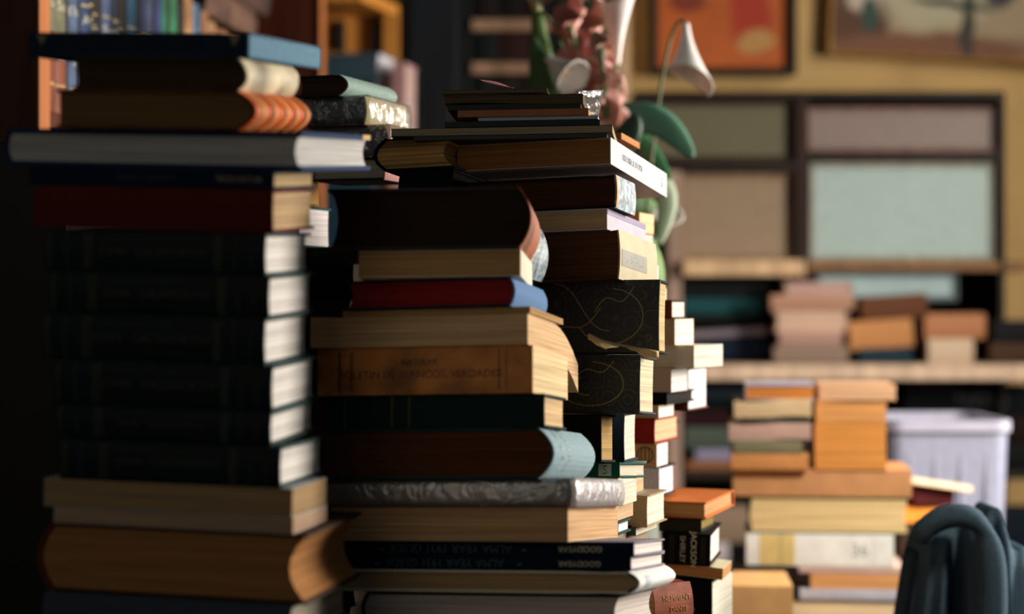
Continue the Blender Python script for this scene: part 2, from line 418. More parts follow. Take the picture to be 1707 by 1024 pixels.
for i, (xa, xb, yt, lb) in enumerate(((551, 1052, 929, 'lower of two navy annuals with upside-down silver lettering'), (562, 1057, 904, 'upper of two navy annuals with upside-down silver lettering'))):
    b = bk(S, lb, xa, xb, yt, xr=1108, sp='F', cov='#8d8690', spc='#0d1a30', pg='#ecdfd6', bulge=.001, bt=.002, group='navy annuals')
    title(b, 'GOODYEAR', .42, .335-.01*i, '#d8d8b8', flip=True)
    title(b, 'ALMA YEAR 1931 GUIDE', .62, -.11, '#3a4854', flip=True)
    title(b, '-', .9, .14, '#5a6a68'); title(b, '-', .9, -.34, '#5a6a68')
bk(S, 'thick brown-paged book with a glowing cream end above the navy annuals', 552, 947, 846, xr=1030, sp='L', cov='#d8c4a0', pg='#d9b283', hard=False)
ALL[-1].pages.data.materials[0] = mat('paper', '#cfa67a')
b = bk(S, 'large grey book sealed in crinkled clear plastic in the middle pile', 516, 950, 799, xr=1030, sp='R', cov='#3a3e46', spc='#b0a2a4', pg='#8a7e78', bulge=.002)
wrap_book(b, .5, g=.003, rough=.34, dist=.0035)
b = bk(S, 'brown-paged book with broad rounded slate-blue spine in the middle pile', 524, 898, 713, xr=968, sp='R', cov='#1f4a48', spc='#8da5aa', pg='#5c3820', bulge=.016, cup=.008, bt=.0026)
title(b, 'L I B R O', .2, -.3, '#b0bcae', vert=True); title(b, 'ATLANTE', .18, -.15, '#a8b8b0', vert=True)
b = bk(S, 'plain dark green book under the orange-tan paperback', 546, 908, 656, xr=944, sp='F', cov='#0e2a2a', pg='#d8b888', bulge=.002)
for x0 in (-.42, -.2, -.12): band(b, x0, x0+.012, '#4a4426')
b = bk(S, 'worn orange-tan paperback with red title on its wide spine', 530, 888, 575, B=.15, sp='F', cov='#c8803c', pg='#e4c898', hard=False, ck='worn', sk='worn')
title(b, 'BOLETIN DE BLANCOS, VERDADES', .17, -.02, '#6a1c10', .42); title(b, 'NATULAR', .13, -.02, '#2c2018', .68)
for x0, x1 in ((-.4, -.39), (-.345, -.34), (-.335, -.332), (.345, .35), (.38, .383)): band(b, x0, x1, '#5a2c18', .08, .92, kind='plain')
def sag(L, k, st=.3):
    def f(x, y, z):
        t = max(0, .5-x/L-st); return (x, y, z-k*t*t)
    return f
b = bk(S, 'limp tan paperback whose white pages fan down over the pile', 518, 880, 522, B=.22, sp='L', cov='#c8a67a', pg='#dcb688', hard=False, deform=None)
def droop(o_list, L, W, k, st=.25, lift=0):
    for o in o_list:
        for v in o.data.vertices:
            t = max(0, .5-v.co.x/L-st); v.co.z -= k*t*t
            if lift: v.co.z += lift*max(0, .5-(v.co.y+W/2)/W*1.0-.25)**2
droop([b.pages, b.top, b.bot, b.spine], b.L, b.W, .12, .45, .02)
bk(S, 'thin tan booklet under the red-edged book', 572, 884, 511, B=.14, sp='L', cov='#c09a68', pg='#b8905c', hard=False)
b = bk(S, 'book with dark red page edges and a steel-blue spine', 576, 851, 461, xr=905, sp='R', cov='#20303f', spc='#5d7fa8', pg='#8e2426', bulge=.005, bt=.0022)
droop([b.pages, b.top, b.bot, b.spine], b.L, b.W, .0, .3)
z11 = S.z
bk(S, 'beige-paged paperback with white spine edge under the big dark book', 598, 868, 415, B=.12, th=6, sp='R', cov='#e8d8bc', pg='#bb9460', hard=False, bt=.0012)
b = bk(S, 'big battered black-brown book with a rusty leather spine topping the middle pile', 548, 866, 311, B=.12, th=5, sp='R', cov='#221612', spc='#9a5228', pg='#30221a', bulge=.012, cup=.006, ck='worn', sk='worn', bt=.0032)
tag(b.spine, 'scuffed rust-brown leather spine')
b = bk(S, 'grey-blue marbled book standing out behind the rusty spine', 790, 873, 372, xr=903, yb=463, Y=2.06, th=22, sp='R', cov='#5c3a24', spc='#7d8c92', pg='#3a2a20', bulge=.008, sk='marbled', upd=False)

# ---------------- right-rear pile ----------------
R = Stack(2.15, 20, ytab(2.15), 1000)
R.z = TZ
RLOW = True
bk(R, 'brown book at the very bottom of the ornate pile', 770, 1000, 1040, B=.2, sp='F', cov='#4a3626', pg='#9c8a70', simple=True)
bk(R, 'grey book second from the bottom of the ornate pile', 770, 998, 955, B=.2, sp='F', cov='#4a4a4c', pg='#9c8a70', simple=True)
bk(R, 'dark red book low in the ornate pile', 780, 1005, 894, B=.2, sp='F', cov='#4a1c18', pg='#9c8a70', simple=True)
bk(R, 'small white-ended book wedged beside the cream page block', 800, 1030, 871, xr=1052, B=.08, sp='F', cov='#2a4640', pg='#efe8f0', bulge=0, Bmax=.08)
bk(R, 'tan book behind the brown-paged book end', 800, 1024, 846, B=.075, sp='F', cov='#c49a6c', pg='#d8b48c', hard=False)
bk(R, 'cream paperback under the small green book', 800, 1030, 798, B=.075, sp='B', cov='#d8ccb0', pg='#e8dcc4', hard=False)
R = tilt_on(R, 0, -4.5)
b = bk(R, 'small green book with a pale printed label on its spine', 900, 1033, 771, B=.11, sp='F', cov='#14503f', pg='#d8ccb4', bulge=.001)
band(b, .24, .4, '#9fb8a4', .12, .9, name='spine_label', kind='card'); title(b, 'S', .6, .32, '#1c4a3c', name='emblem')
bk(R, 'tall black book under the second gilt-patterned volume', 840, 1002, 690, xr=1026, B=.075, Bmax=.075, sp='F', cov='#0c0f10', pg='#b4925c', bulge=0)
b = bk(R, 'lower of two black gilt-patterned volumes, with grey underside', 850, 1066, 592, xr=1093, sp='F', cov='#3a4a56', spc='#0e181e', pg='#e6d4b0', bulge=.002, sk='ornament', own=(1.2, 0))
zz = R.z
b = bk(R, 'upper of two black gilt-patterned volumes, thick and facing forward', 886, 1098, 466, xr=1113, B=.15, Bmax=.15, sp='F', cov='#181c20', spc='#101d26', pg='#dcbc88', bulge=.003, sk='ornament', own=(1.2, 0), dz=.002)
orn = b
# gilt scroll lines on the upper volume
def stroke(b, pts, wd, c, name='gilt_scroll'):
    V = []; Fc = []
    for i, (x, z) in enumerate(pts):
        a = pts[max(0, i-1)]; c_ = pts[min(len(pts)-1, i+1)]; dx, dz = c_[0]-a[0], c_[1]-a[1]; l = math.hypot(dx, dz) or 1
        V += [(x-dz/l*wd, z+dx/l*wd), (x+dz/l*wd, z-dx/l*wd)]
    for i in range(len(pts)-1): Fc.append((2*i, 2*i+1, 2*i+3, 2*i+2))
    return on_spine(b, name, V, Fc, mat('plain', c))
for bb, k in ((orn, 1), (ALL[-2], .8)):
    L_, T_ = bb.L, bb.T
    for a0, a1 in ((( -.33, .95), (.12, .3)), ((-.4, .08), (.05, .62)), ((.0, .55), (.3, .9))):
        pts = []
        for i in range(13):
            t = i/12; x = a0[0]+(a1[0]-a0[0])*t; z = a0[1]+(a1[1]-a0[1])*t+.1*math.sin(t*math.pi*2)
            pts.append((x*L_, min(.96, max(.04, z))*T_))
        stroke(bb, pts, .0006, '#857a48')
    pts = [( (.12+.26*math.cos(t*.3))*L_, (.5+.38*math.sin(t*.3))*T_) for t in range(-9, 6)]
    stroke(bb, pts, .0006, '#857a48')
b = bk(R, 'thick brown-paged book with cream spine and grey label', 884, 1031, 383, xr=1093, sp='R', cov='#4a2c1c', spc='#bfae84', pg='#5a3c24', bulge=.002, bt=.0018, ck='worn', sk='card')
band(b, -.46, .2, '#8c8878', .28, .62, name='spine_label', kind='card'); title(b, 'LA BATAILLE', .17, -.13, '#3a3a38', .45)
b = bk(R, 'pale-paged paperback with white and violet spine above the cream-spined book', 672, 1012, 347, xr=1076, sp='R', cov='#c8c4d8', spc='#b8b0bc', pg='#c4a478', hard=False, bt=.0012)
band(b, -.5, .5, '#8c7a9c', .72, .98, kind='card')
b = bk(R, 'dark brown-paged book with yellow and blue-grey spine under the tilted white book', 766, 1026, 291, xr=1058, B=.15, Bmax=.15, sp='R', cov='#10181c', spc='#8ea0a8', pg='#4a2c18', bulge=.0015, sk='marbled')
band(b, -.498, -.42, '#d8942c', .02, .98, kind='card')
zt9 = R.z
bk(R, 'black book holding up the ribbed-paged one at the left of the pile', 668, 758, 281, yb=346, B=.14, th=20, Y=2.17, sp='F', cov='#0c0e10', pg='#1c1814', upd=False)
bk(R, 'navy-backed book with coarse ribbed page edges beside the white-spined one', 641, 757, 224, yb=280, B=.12, th=20, Y=2.17, sp='L', cov='#0e1626', spc='#1a2c48', pg='#dca860', pk='coarse_paper', bulge=.014, upd=False)
b = bk(R, 'white-spined book tilting off the top of the ornate pile, marked HISTORIA', 762, 1018, 229, yb=274, B=.27, th=18, sp='R', cov='#c0aaa4', spc='#cfd0ca', pg='#9c6c3c', hard=False, bt=.0012, own=(0, -.5))
title(b, 'HISTORIA & UTOPIA', .26, -.14, '#9a9aa8', .52); title(b, 'EDIT', .14, .4, '#8a8a98', .5, vert=True)
hist = b
bk(R, 'orange paperback tip poking out behind the loose papers', 950, 1036, 221, yb=232, Y=2.34, B=.08, sp='F', cov='#c07848', pg='#c88c58', hard=False, upd=False)
U = tilt_on(R, 0, 0); U.T = R.T.copy(); U.Ti = R.Ti.copy(); U.z = R.z; U.th = 6
bk(U, 'black folder lying on the white-spined book', 690, 1012, 222, B=.15, sp='F', cov='#0c1216', pg='#6a5a48', hard=False, ck='plain')
bk(U, 'large thin magazine with beige page edges on the black folder', 652, 1021, 208, B=.16, sp='B', cov='#1a2630', pg='#b0a080', hard=False)
bk(U, 'dark navy booklet under the white papers', 742, 1000, 199, B=.14, sp='F', cov='#0e1624', pg='#2a2c30', hard=False)
bk(U, 'bundle of blue-white papers in the thin pile on top', 797, 997, 192, B=.13, sp='B', cov='#3a6a84', pg='#c8ccd8', hard=False, name='paper_bundle', cat='papers')
bk(U, 'thin orange-brown booklet in the loose pile on top', 763, 981, 180, B=.13, sp='F', cov='#b06c3c', pg='#b8845a', hard=False)
bk(U, 'dark brown folder between orange booklet and folded magazine', 746, 968, 171, B=.13, sp='F', cov='#1c1814', pg='#3c3228', hard=False)
bk(U, 'folded magazine with dark teal cover near the top of the loose pile', 741, 972, 154, B=.14, sp='B', cov='#1c343a', pg='#6a5a44', hard=False,
   deform=lambda x, y, z: (x, y, z+.0015*math.sin(x*30)))
bk(U, 'thin brown hardback on the very top of the loose pile', 737, 912, 147, B=.12, sp='F', cov='#7c6850', pg='#9a8660', bulge=0, bt=.0008)
# loose sheets and sleeve
def sheet(name, label, cat, pts_fn, nu, nv, m, th=.0006, group=None):
    V = []; Fc = []
    for i in range(nu+1):
        for j in range(nv+1): V.append(pts_fn(i/nu, j/nv))
    for i in range(nu):
        for j in range(nv):
            a = i*(nv+1)+j; Fc.append((a, a+nv+1, a+nv+2, a+1))
    o = mesh(name, V, Fc, m, None, True); s = o.modifiers.new('solid', 'SOLIDIFY'); s.thickness = th; s.offset = 0
    tag(o, label, cat, group); return o
def f_pink(u, v):
    return PX(798+58*u, 132+15*u**.65-(4.5*math.sin(math.pi*min(1, u*1.1))*v), 2.2+.03*v)
sheet('paper_slip', 'curled pink paper slip sticking up from the loose pile', 'paper', f_pink, 10, 4, mat('card', '#c07a80'))
def f_sl(u, v):
    return PX(960+46*u-8*u*v, 152-2*u+44*v, 2.19+.04*u+.02*v)
sheet('plastic_sleeve', 'clear plastic sleeve corner at the right end of the loose pile', 'sleeve', f_sl, 6, 4, mat('wrap', '#d8d8c8', cover=.4))
def f_gr(u, v):
    return PX(739+17*u+2*v, 169+38*v, 2.225-.01*u)
sheet('card_strip', 'upright grey card strip at the left of the loose pile', 'card', f_gr, 3, 6, mat('card', '#8c8c84'), .001)
# torn paper over the two patterned volumes
def f_torn(u, v):
    px = 980+118*u; py = 562+24*u+(9+5*math.sin(u*9)+4*noise.noise((u*14, 0, 2)))*v-6*math.exp(-((u-.03)*9)**2)
    return PX(px, py, 2.135-.012*v+.05*u*0-.01*math.sin(u*8))
sheet('torn_wrapper', 'torn yellowed paper wrapper hanging between the gilt-patterned volumes', 'paper', f_torn, 24, 5, mat('card', '#f0d090'))
def f_flap(u, v):
    px = 1078+24*u; py = 560+110*v*(.4+.4*u); return PX(px+4*math.sin(v*3), py, 2.23+.03*u+.02*v)

# small books packed beside the ornate pile
Q = Stack(2.25, 20, 894, 1060); 
bk(Q, 'green-backed booklet under the curled tan book', 975, 1060, 880, B=.09, sp='F', cov='#3c5048', pg='#d8ccb4', hard=False)
b = bk(Q, 'curled tan paperback with open white page ends beside the plastic-wrapped book', 985, 1079, 827, xr=1112, sp='F', cov='#b09a78', pg='#f0e4cc', hard=True, bulge=.002, bt=.0018)
title(b, 'S', .5, -.05, '#161412', .45, name='emblem'); band(b, -.12, .02, '#15191a', .3, .98, name='dark_mark', kind='plain')
bk(Q, 'little tan book with grey covers under the navy one', 1003, 1058, 774, xr=1078, sp='F', cov='#8a8478', spc='#c8702c', pg='#d8b48c', bulge=.0005, bt=.002, dz=0)
b = bk(Q, 'navy book with broad cream page ends beneath the grey-bottomed volume', 1012, 1041, 690, xr=1064, sp='F', cov='#1c2a48', pg='#ead8c4', bulge=.003, yb=772)

# ---------------- far right column of small books ----------------
P = Stack(2.46, 20, ytab(2.46), 1150); P.z = TZ
bk(P, 'thick black book with cream page ends standing lowest at right', 1085, 1187, 968, xr=1222, sp='F', cov='#0b0d0f', pg='#e2dcc8', bulge=0, ov=.001)
title(ALL[-1], 'o', .12, .18, '#a8a8a0', .5, name='emblem')
bk(P, 'tan-paged paperback with cream cover under the black book marked JACKSON', 1085, 1204, 948, xr=1218, th=17, sp='B', cov='#d8d0b0', pg='#c8905c', hard=False, own=(5, 3), bt=.001)
b = bk(P, 'small thick black book with JACKSON in white on its spine', 1105, 1184, 891, B=.1, th=14, sp='F', cov='#1c1214', spc='#0c0a0c', pg='#efe6d4', bulge=.001, own=(1.5, 3), dz=.002)
title(b, 'JACKSON', .19, .14, '#d8d4cc', vert=True, flip=True); title(b, 'SHIRLEY', .17, -.09, '#b8b4ac', vert=True, flip=True)
for x0 in (-.36, -.32, -.28, .30, .34, .38): band(b, x0, x0+.012, '#3a3436', .08, .92)
bk(P, 'slim olive book between the orange one and the JACKSON one', 1098, 1169, 866, B=.09, th=18, sp='F', cov='#28281c', pg='#8a7440', hard=True, bulge=0, dz=.002)
b = bk(P, 'small orange clothbound book with top cover in full view', 1050, 1177, 838, B=.12, th=24, sp='B', cov='#d87838', pg='#c89868', bulge=.001, bt=.0022, own=(0, 3))
bk(P, 'white book with pink chequered edge above the orange one', 1030, 1099, 779, B=.08, sp='F', cov='#2c2a38', spc='#e4e0ea', pg='#efe4ea', bulge=0, dz=.006)
b = bk(P, 'kraft-brown book with a ringed black emblem and white page ends', 1018, 1095, 741, xr=1113, sp='F', cov='#caa06c', pg='#f2ece4', hard=False)
def ring(b, cx, cz, r, c):
    n = 28; V = []; Fc = []
    for i in range(n):
        a = 2*math.pi*i/n; V += [(cx+math.cos(a)*r, cz+math.sin(a)*r), (cx+math.cos(a)*r*.86, cz+math.sin(a)*r*.86)]
    for i in range(n): j = (i+1) % n; Fc.append((2*i, 2*j, 2*j+1, 2*i+1))
    on_spine(b, 'emblem_ring', V, Fc, mat('plain', c))
    for k in (-.55, 0, .55):
        pts = [(cx+k*r*(1-.35*abs(t))*1.0, cz+t*r*(.95 if k == 0 else .78)) for t in [i/6-1 for i in range(13)]]
        stroke(b, pts, r*.06, c, 'emblem_line')
ring(b, b.L*.25, b.T*.52, b.T*.38, '#181410')
b = bk(P, 'small deep-red leather book above the kraft-brown one', 1030, 1092, 698, B=.12, sp='F', cov='#8e1c14', pg='#e0b48c', bulge=.003, ck='leather')
bk(P, 'brown book end jutting out behind the red leather book', 1085, 1118, 703, xr=1133, Y=2.61, th=30, sp='F', cov='#5c3420', pg='#b8845c', yb=733, upd=False, bulge=0)
bk(P, 'cream-paged little book with ragged white end over the red one', 1048, 1098, 676, xr=1123, sp='F', cov='#c0a890', pg='#f0e6d4', hard=False)
bk(P, 'flat black filler for the shaded gap under the white-ended paperback', 1040, 1112, 655, B=.14, sp='F', cov='#0c0c0e', pg='#2a2420', bulge=0)  # filler; the gap's shade is put into its black colour
bk(P, 'mauve-grey paperback with deckled white page ends', 1040, 1119, 614, B=.08, xr=1146, Bmax=.09, sp='F', cov='#bca498', pg='#ddd8d0', hard=False)
bk(P, 'open-looking white book with dark brown front jutting furthest right', 1085, 1147, 614, xr=1181, Y=2.57, yb=686, sp='F', cov='#5a2c20', pg='#e4e2de', bulge=0, bt=.0022, own=(0, 0), upd=False)
bk(P, 'white-spined paperback above the deckled one', 1040, 1157, 576, B=.12, th=24, sp='F', cov='#e0dacc', pg='#e0d6c2', hard=False)
b = bk(P, 'beige paperback with its cream side slanting to the right', 1045, 1125, 532, xr=1156, sp='F', cov='#bba48c', pg='#efe2c8', hard=False, dz=.0)
bk(P, 'book with black cover edge over the slanting beige paperback', 1045, 1120, 500, xr=1145, sp='F', cov='#1e1c1c', spc='#7a4020', pg='#e8dfc8', bulge=0, bt=.0024)
bk(P, 'short cream book beside the top corner of the gilt-patterned volume', 1040, 1098, 480, xr=1111, sp='F', cov='#e4c898', pg='#f0dcb8', hard=False)
bk(P, 'plain white booklet sliver right of the cream spine', 1030, 1079, 441, xr=1098, sp='F', cov='#dcd8d0', pg='#dcd8d0', hard=False)
bk(P, 'violet-grey book behind the cream spine', 1010, 1060, 388, B=.08, sp='F', cov='#4a4450', pg='#d8ccc0', hard=False)
bk(P, 'small cream-beige book under the tip of the tilted white-spined one', 1000, 1066, 354, xr=1090, sp='F', cov='#ddb888', pg='#edca9c', hard=False)

# small rounded red-brown book in front at the lower right
K = Stack(2.25, -34, ytab(2.25), 1085); K.z = TZ
bk(K, 'dark book under the red-brown rounded one', 1090, 1150, 1062, B=.1, sp='F', cov='#1a1c1e', pg='#4a4438', simple=True)
b = bk(K, 'small red-brown book with rounded spine and gilt lettering', 1086, 1150, 976, B=.1, sp='F', cov='#7c3c30', spc='#b8684e', pg='#c8a078', bulge=.007, bt=.002, sk='leather')
title(b, 'NEMMENT', .11, .08, '#d8a060', .72); title(b, 'DANTE', .1, .12, '#d8a060', .5)

# ---------------- receding bookcase at left ----------------
N0 = Vector((-.654, 2.7, 0)); N1 = Vector((-.4306, 4.3, 0))
dv = (N1-N0).normalized(); LN = (N1-N0).length; nv = Vector((dv.y, -dv.x, 0))   # nv points out of the case, into the room
angc = math.atan2(dv.y, dv.x)
bc = empty('bookcase', N0, (0, 0, angc)); tag(bc, 'tall brown bookcase receding behind the left pile', 'bookcase')
# local: x along the front (near to far), y into the case is +y (left of dv)
DPC = .27
mw = mat('wood', '#5a2c1c'); me_ = mat('wood', '#c27848')
box('side_panel', (-.035, .0, 0), (0, DPC, 2.3), mw, bc); box('side_panel', (LN, 0, 0), (LN+.03, DPC, 2.3), mw, bc)
box('front_edging', (-.037, -.004, 0), (.002, 0, 2.3), me_, bc, .001); box('front_edging', (LN-.004, -.004, 0), (LN+.032, 0, 2.3), me_, bc, .001)
box('back_panel', (0, DPC, 0), (LN, DPC+.01, 2.3), mat('wood', '#2a1a12'), bc)
for z in (.06, .5, .95, CZ+.285, CZ+.80):
    box('shelf', (0, 0, z-.025), (LN, DPC, z), mw, bc, .002)
box('dummy', (0, 0, 0), (.01, .01, .01), mw) if False else None
box('dark_door', (-1.1, 2.35, .0), (-.545, 2.64, 1.378), mat('wood', '#120c0a'), bv=.003)
tag(bpy.data.objects['dark_door'], 'low dark brown cupboard at the far left edge, in front of the bookcase', 'cupboard'); bpy.data.objects['dark_door'].name = 'low_cupboard'
SZ = CZ+.285
rowspec = [(.044, .30, '#76725a'), (.042, .30, '#6f6c52'), (.012, .27, '#17181c'), (.034, .30, '#4c6080'), (.012, .3, '#1c1c22'), (.034, .29, '#1c3c68'), (.016, .3, '#15181e'),
           (.018, .28, '#2a1512'), (.020, .29, '#1a1416'), (.034, .285, '#5a6c94'), (.012, .3, '#141a22'), (.026, .285, '#0f2c40'), (.014, .27, '#2c1410'), (.026, .29, '#1a1818'),
           (.04, .285, '#2e6284'), (.024, .27, '#18181c'), (.026, .28, '#3c4468'), (.028, .28, '#5a6488'), (.018, .27, '#16161c'), (.03, .275, '#3e4a80'), (.026, .275, '#2c7a54'),
           (.02, .26, '#141414'), (.03, .27, '#2a7c50'), (.026, .26, '#1a1614'), (.02, .25, '#161412'), (.046, .27, '#a8764c'), (.036, .262, '#4c7494'), (.014, .25, '#1c1410'), (.04, .256, '#a07050'),
           (.045, .245, '#b0845c'), (.035, .24, '#8a5438'), (.035, .24, '#a87450'), (.04, .235, '#8c5840'), (.04, .235, '#a86c4a'), (.04, .23, '#6c4430'), (.05, .23, '#94603c'), (.05, .23, '#7c4c34'), (.05, .23, '#9c6444'), (.06, .23, '#6a4030'), (.06, .22, '#b4744c'), (.06, .22, '#94583c')]
cn = {'#': ''}
def colname(c):
    r, g, bb, _ = lin(c); mx_ = max(r, g, bb)
    if mx_ < .02: return 'near-black'
    if bb > r*1.25 and bb > g*1.15: return 'deep blue' if mx_ < .2 else 'dusty blue'
    if g > r*1.2 and g > bb: return 'bottle green'
    if abs(r-g) < .2*r: return 'olive grey'
    return 'dark russet' if mx_ < .12 else ('ochre tan' if mx_ > .35 else 'russet')
x = .012; prev = None
M3 = Matrix.Translation(N0) @ Matrix.Rotation(angc, 4, 'Z')
for i, (wd, h, c) in enumerate(rowspec):
    if x+wd > LN-.004: break
    dp = .17
    c2 = Vector((x+wd/2, .012+dp/2, 0))
    # upright: canonical z (thickness) along the shelf, spine outwards
    root = empty('shelved_book')
    Rm = Matrix(((0, 0, 1, 0), (0, 1, 0, 0), (-1, 0, 0, 0), (0, 0, 0, 1)))  # canonical x -> -z (title reads down), z -> +x
    root.matrix_world = M3 @ Matrix.Translation((x, .012+dp/2, SZ+h/2+.0005)) @ Rm
    nxt = rowspec[i+1][2] if i+1 < len(rowspec) else None
    ORD = 'first second third fourth fifth sixth seventh eighth ninth tenth eleventh twelfth thirteenth fourteenth fifteenth sixteenth seventeenth eighteenth nineteenth twentieth'.split()
    on = ORD[i] if i < 20 else ('twenty-'+ORD[i-20] if i < 29 else ('thirtieth' if i == 29 else ('thirty-'+ORD[i-30] if i < 39 else ('fortieth' if i == 39 else 'forty-first'))))
    tag(root, '%s upright book, %s spine from the near end of the receding bookcase row' % (colname(c), on), 'book', 'upright books on the receding shelf')
    b = build_book(root, h, dp, wd, c, '#b0a080', bulge=min(.006, wd*.18), simple=True, seg=3, ck='leather'); b.spine.name = 'cover'
    gold = '#c8b078'
    if colname(c) != 'near-black' or i % 3 == 0:
        nb = 5 if i > 24 else 2
        for k in range(nb):
            f0 = (.42-k*.17) if nb == 5 else (.36, -.1)[k]
            band(b, f0, f0+.012, gold, .05, .95, name='spine_band')
        if i <= 24: title(b, ['Poe', 'Sue', 'Ada', 'Thea', 'Gil', 'An', 'Ibs', 'Dan'][i % 8], min(.5, .016/wd), -.02, '#d8d0b0', vert=True); title(b, ['Ant', 'Bin', 'As', 'Se'][i % 4], min(.5, .016/wd), .22, '#d8d0b0', vert=True)
    if i < 2: band(b, .12, .5, '#8a4a34', .02, .98, name='lower_label')
    x += wd+.0008; prev = c
# books lying across the tops of the row
def lying(xs, xe, z, t, c, label, d=.2, y0=.02, roll=0, **k):
    root = empty('book'); root.matrix_world = M3 @ Matrix.Translation(((xs+xe)/2, y0+d/2, z)) @ Matrix.Rotation(math.radians(roll), 4, 'Y')
    tag(root, label, 'book', 'books lying across the shelved row')
    return build_book(root, xe-xs, d, t, c, '#8a7860', simple=True, ck='worn', **k)
zr = SZ+.3+.001
lying(.30, .56, SZ+.31, .05, '#8a8a58', 'olive-green worn book lying across the shelved row')
lying(.80, 1.14, SZ+.262, .055, '#6a4c3e', 'brown worn book lying lowest across the far shelved books', roll=0)
lying(.84, 1.24, SZ+.319, .06, '#4c342c', 'dark brown worn book lying second across the far shelved books')
lying(.78, 1.3, SZ+.381, .06, '#5c4038', 'reddish brown worn book lying highest across the far shelved books')

# ---------------- small plywood shelf behind ----------------
ps = empty('plywood_shelf_unit', (0, 0, 0)); tag(ps, 'orange plywood shelf end seen above the blue-grey books', 'shelf')
mo = mat('wood', '#d08a3c')
a = PX(548, 0, 4.75); c = PX(655, 32, 4.6)
def quadbox(name, P4, dz, m, parent):
    V = [tuple(p) for p in P4]+[tuple(Vector(p)+Vector((0, 0, dz))) for p in P4]
    Fc = [(0, 3, 2, 1), (4, 5, 6, 7), (0, 1, 5, 4), (1, 2, 6, 5), (2, 3, 7, 6), (3, 0, 4, 7)]
    return mesh(name, V, Fc, m, parent)
zt_ = PX(655, 34, 4.7).z
p_f = PX(668, 34, 4.75); p_n = Vector((-.30, 3.9, 0))
zt_ = CZ+.714; PY = 4.66
quadbox('top_board', [(-.46, 4.40, zt_), (-.348, 4.40, zt_), (-.274, PY, zt_), (-.46, PY, zt_)], .03, mo, ps)
box('back_panel', (-.46, PY-.02, .0), (-.274, PY, zt_), mo, ps)
box('front_post', (-.309, PY-.055, 0), (-.274, PY-.021, zt_), mo, ps)
for px in (568, 628):
    p = PX(px, 55, 4.63); box('shelf_bracket', (p.x-.011, PY-.034, p.z-.045), (p.x+.011, PY-.019, p.z+.03), mat('metal', '#3a3a34'), ps, .002)
W1 = Stack(4.43, 14, ytab(4.43, .75), 620); 
st2 = table('side_table', -.395, -.14, 4.385, 4.595, CZ+.12-.0, '#3a2c20', 'dark side stand under the blurred blue-grey books')
W1.z = CZ+.12
for (xa, xb, xr, yt, c, pgc, lb) in ((520, 622, 655, 410, '#30506a', '#c8c4cc', 'dusty blue book at the bottom of the blurred pile by the plywood shelf'),):
    pass
bk(W1, 'blurred dusty blue book at the base of the pile by the plywood shelf', 520, 624, 300, B=.13, sp='F', cov='#36566c', pg='#c8c4cc', simple=True)
bk(W1, 'blurred grey-green book in the middle of the pile by the plywood shelf', 524, 624, 200, B=.13, sp='F', cov='#4a6462', pg='#c8c4cc', simple=True)
bk(W1, 'blurred slate blue book in the pile by the plywood shelf', 522, 628, 130, B=.13, sp='F', cov='#3f5c68', pg='#d8d4dc', simple=True)
bk(W1, 'topmost blurred blue-grey book with white end below the plywood shelf', 545, 632, 87, B=.13, sp='F', cov='#4c6a78', pg='#e0dce4', simple=True)
bk(W1, 'blurred pink-edged book standing beside the blue-grey pile', 655, 676, 104, yb=400, Y=4.42, th=10, B=.12, sp='F', cov='#c89a9a', pg='#c8a8a0', simple=True, upd=False)

# ---------------- dark cupboard and dark bookcase ----------------
cb = empty('dark_cupboard'); tag(cb, 'tall black-brown cupboard between the plywood shelf and the dark bookcase', 'cupboard')
md = mat('wood', '#15171a')
X0, X1 = PX(660, 0, 4.95).x+.03, PX(768, 0, 4.8).x
box('body', (X0, 4.82, 0), (X1, 5.18, 2.4), md, cb); box('door', (X0+.01, 4.795, .1), (X1-.01, 4.819, 2.35), mat('wood', '#181c22'), cb)
box('handle', (X1-.04, 4.775, 1.2), (X1-.025, 4.794, 1.34), mat('metal', '#24262a'), cb)
db = empty('dark_bookcase'); tag(db, 'dark bookcase with pale shelf edges behind the flowers', 'bookcase')
X2, X3 = X1+.005, PX(1048, 0, 4.85).x
box('back_panel', (X2, 5.17, 0), (X3, 5.19, 2.4), mat('wood', '#100c0a'), db)
box('side_panel', (X2, 4.86, 0), (X2+.02, 5.17, 2.4), md, db); box('side_panel', (X3-.02, 4.86, 0), (X3, 5.17, 2.4), mat('wood', '#c8a888'), db)
shz = [CZ+(HY-y)*4.85/F for y in (32, 104, 180, 300, 420, 560, 700)]
for z in shz: box('shelf', (X2+.02, 4.85, z-.028), (X3-.02, 5.17, z), mat('wood', '#9a7a62'), db, .002)
dk = ['#1c1412', '#140f10', '#241412', '#12181a', '#2a1614', '#18161a', '#101a18', '#20180f']
import itertools
dcn = ['umber', 'soot-black', 'maroon-black', 'blue-black', 'oxblood', 'plum-black', 'green-black', 'olive-black']
shn = ['top', 'second', 'third', 'fourth']
for si, z in enumerate([CZ+(HY-y)*4.85/F for y in (32, 104, 180)]):
    xx = X2+.03; i = 0
    hmax = (.2, .085, .09)[si]
    while xx < X3-.09:
        wd = random.choice((.05, .06, .075))
        root = empty('shelved_book')
        h = hmax*random.uniform(.86, .97)
        root.matrix_world = Matrix.Translation((xx, 4.87+.06, z+h/2+.0005)) @ Matrix(((0, 0, 1, 0), (0, 1, 0, 0), (-1, 0, 0, 0), (0, 0, 0, 1)))
        tag(root, '%s book in the dark bookcase, %s shelf, %s from the left' % (dcn[(i+si*3) % 8], shn[si], ['first', 'second', 'third', 'fourth', 'fifth', 'sixth', 'seventh', 'eighth', 'ninth', 'tenth'][min(i, 9)]), 'book', 'dark books behind the flowers')
        build_book(root, h, .12, wd, dk[(i+si*3) % 8], '#2a2420', simple=True, seg=2, bulge=.004)
        xx += wd+.001; i += 1

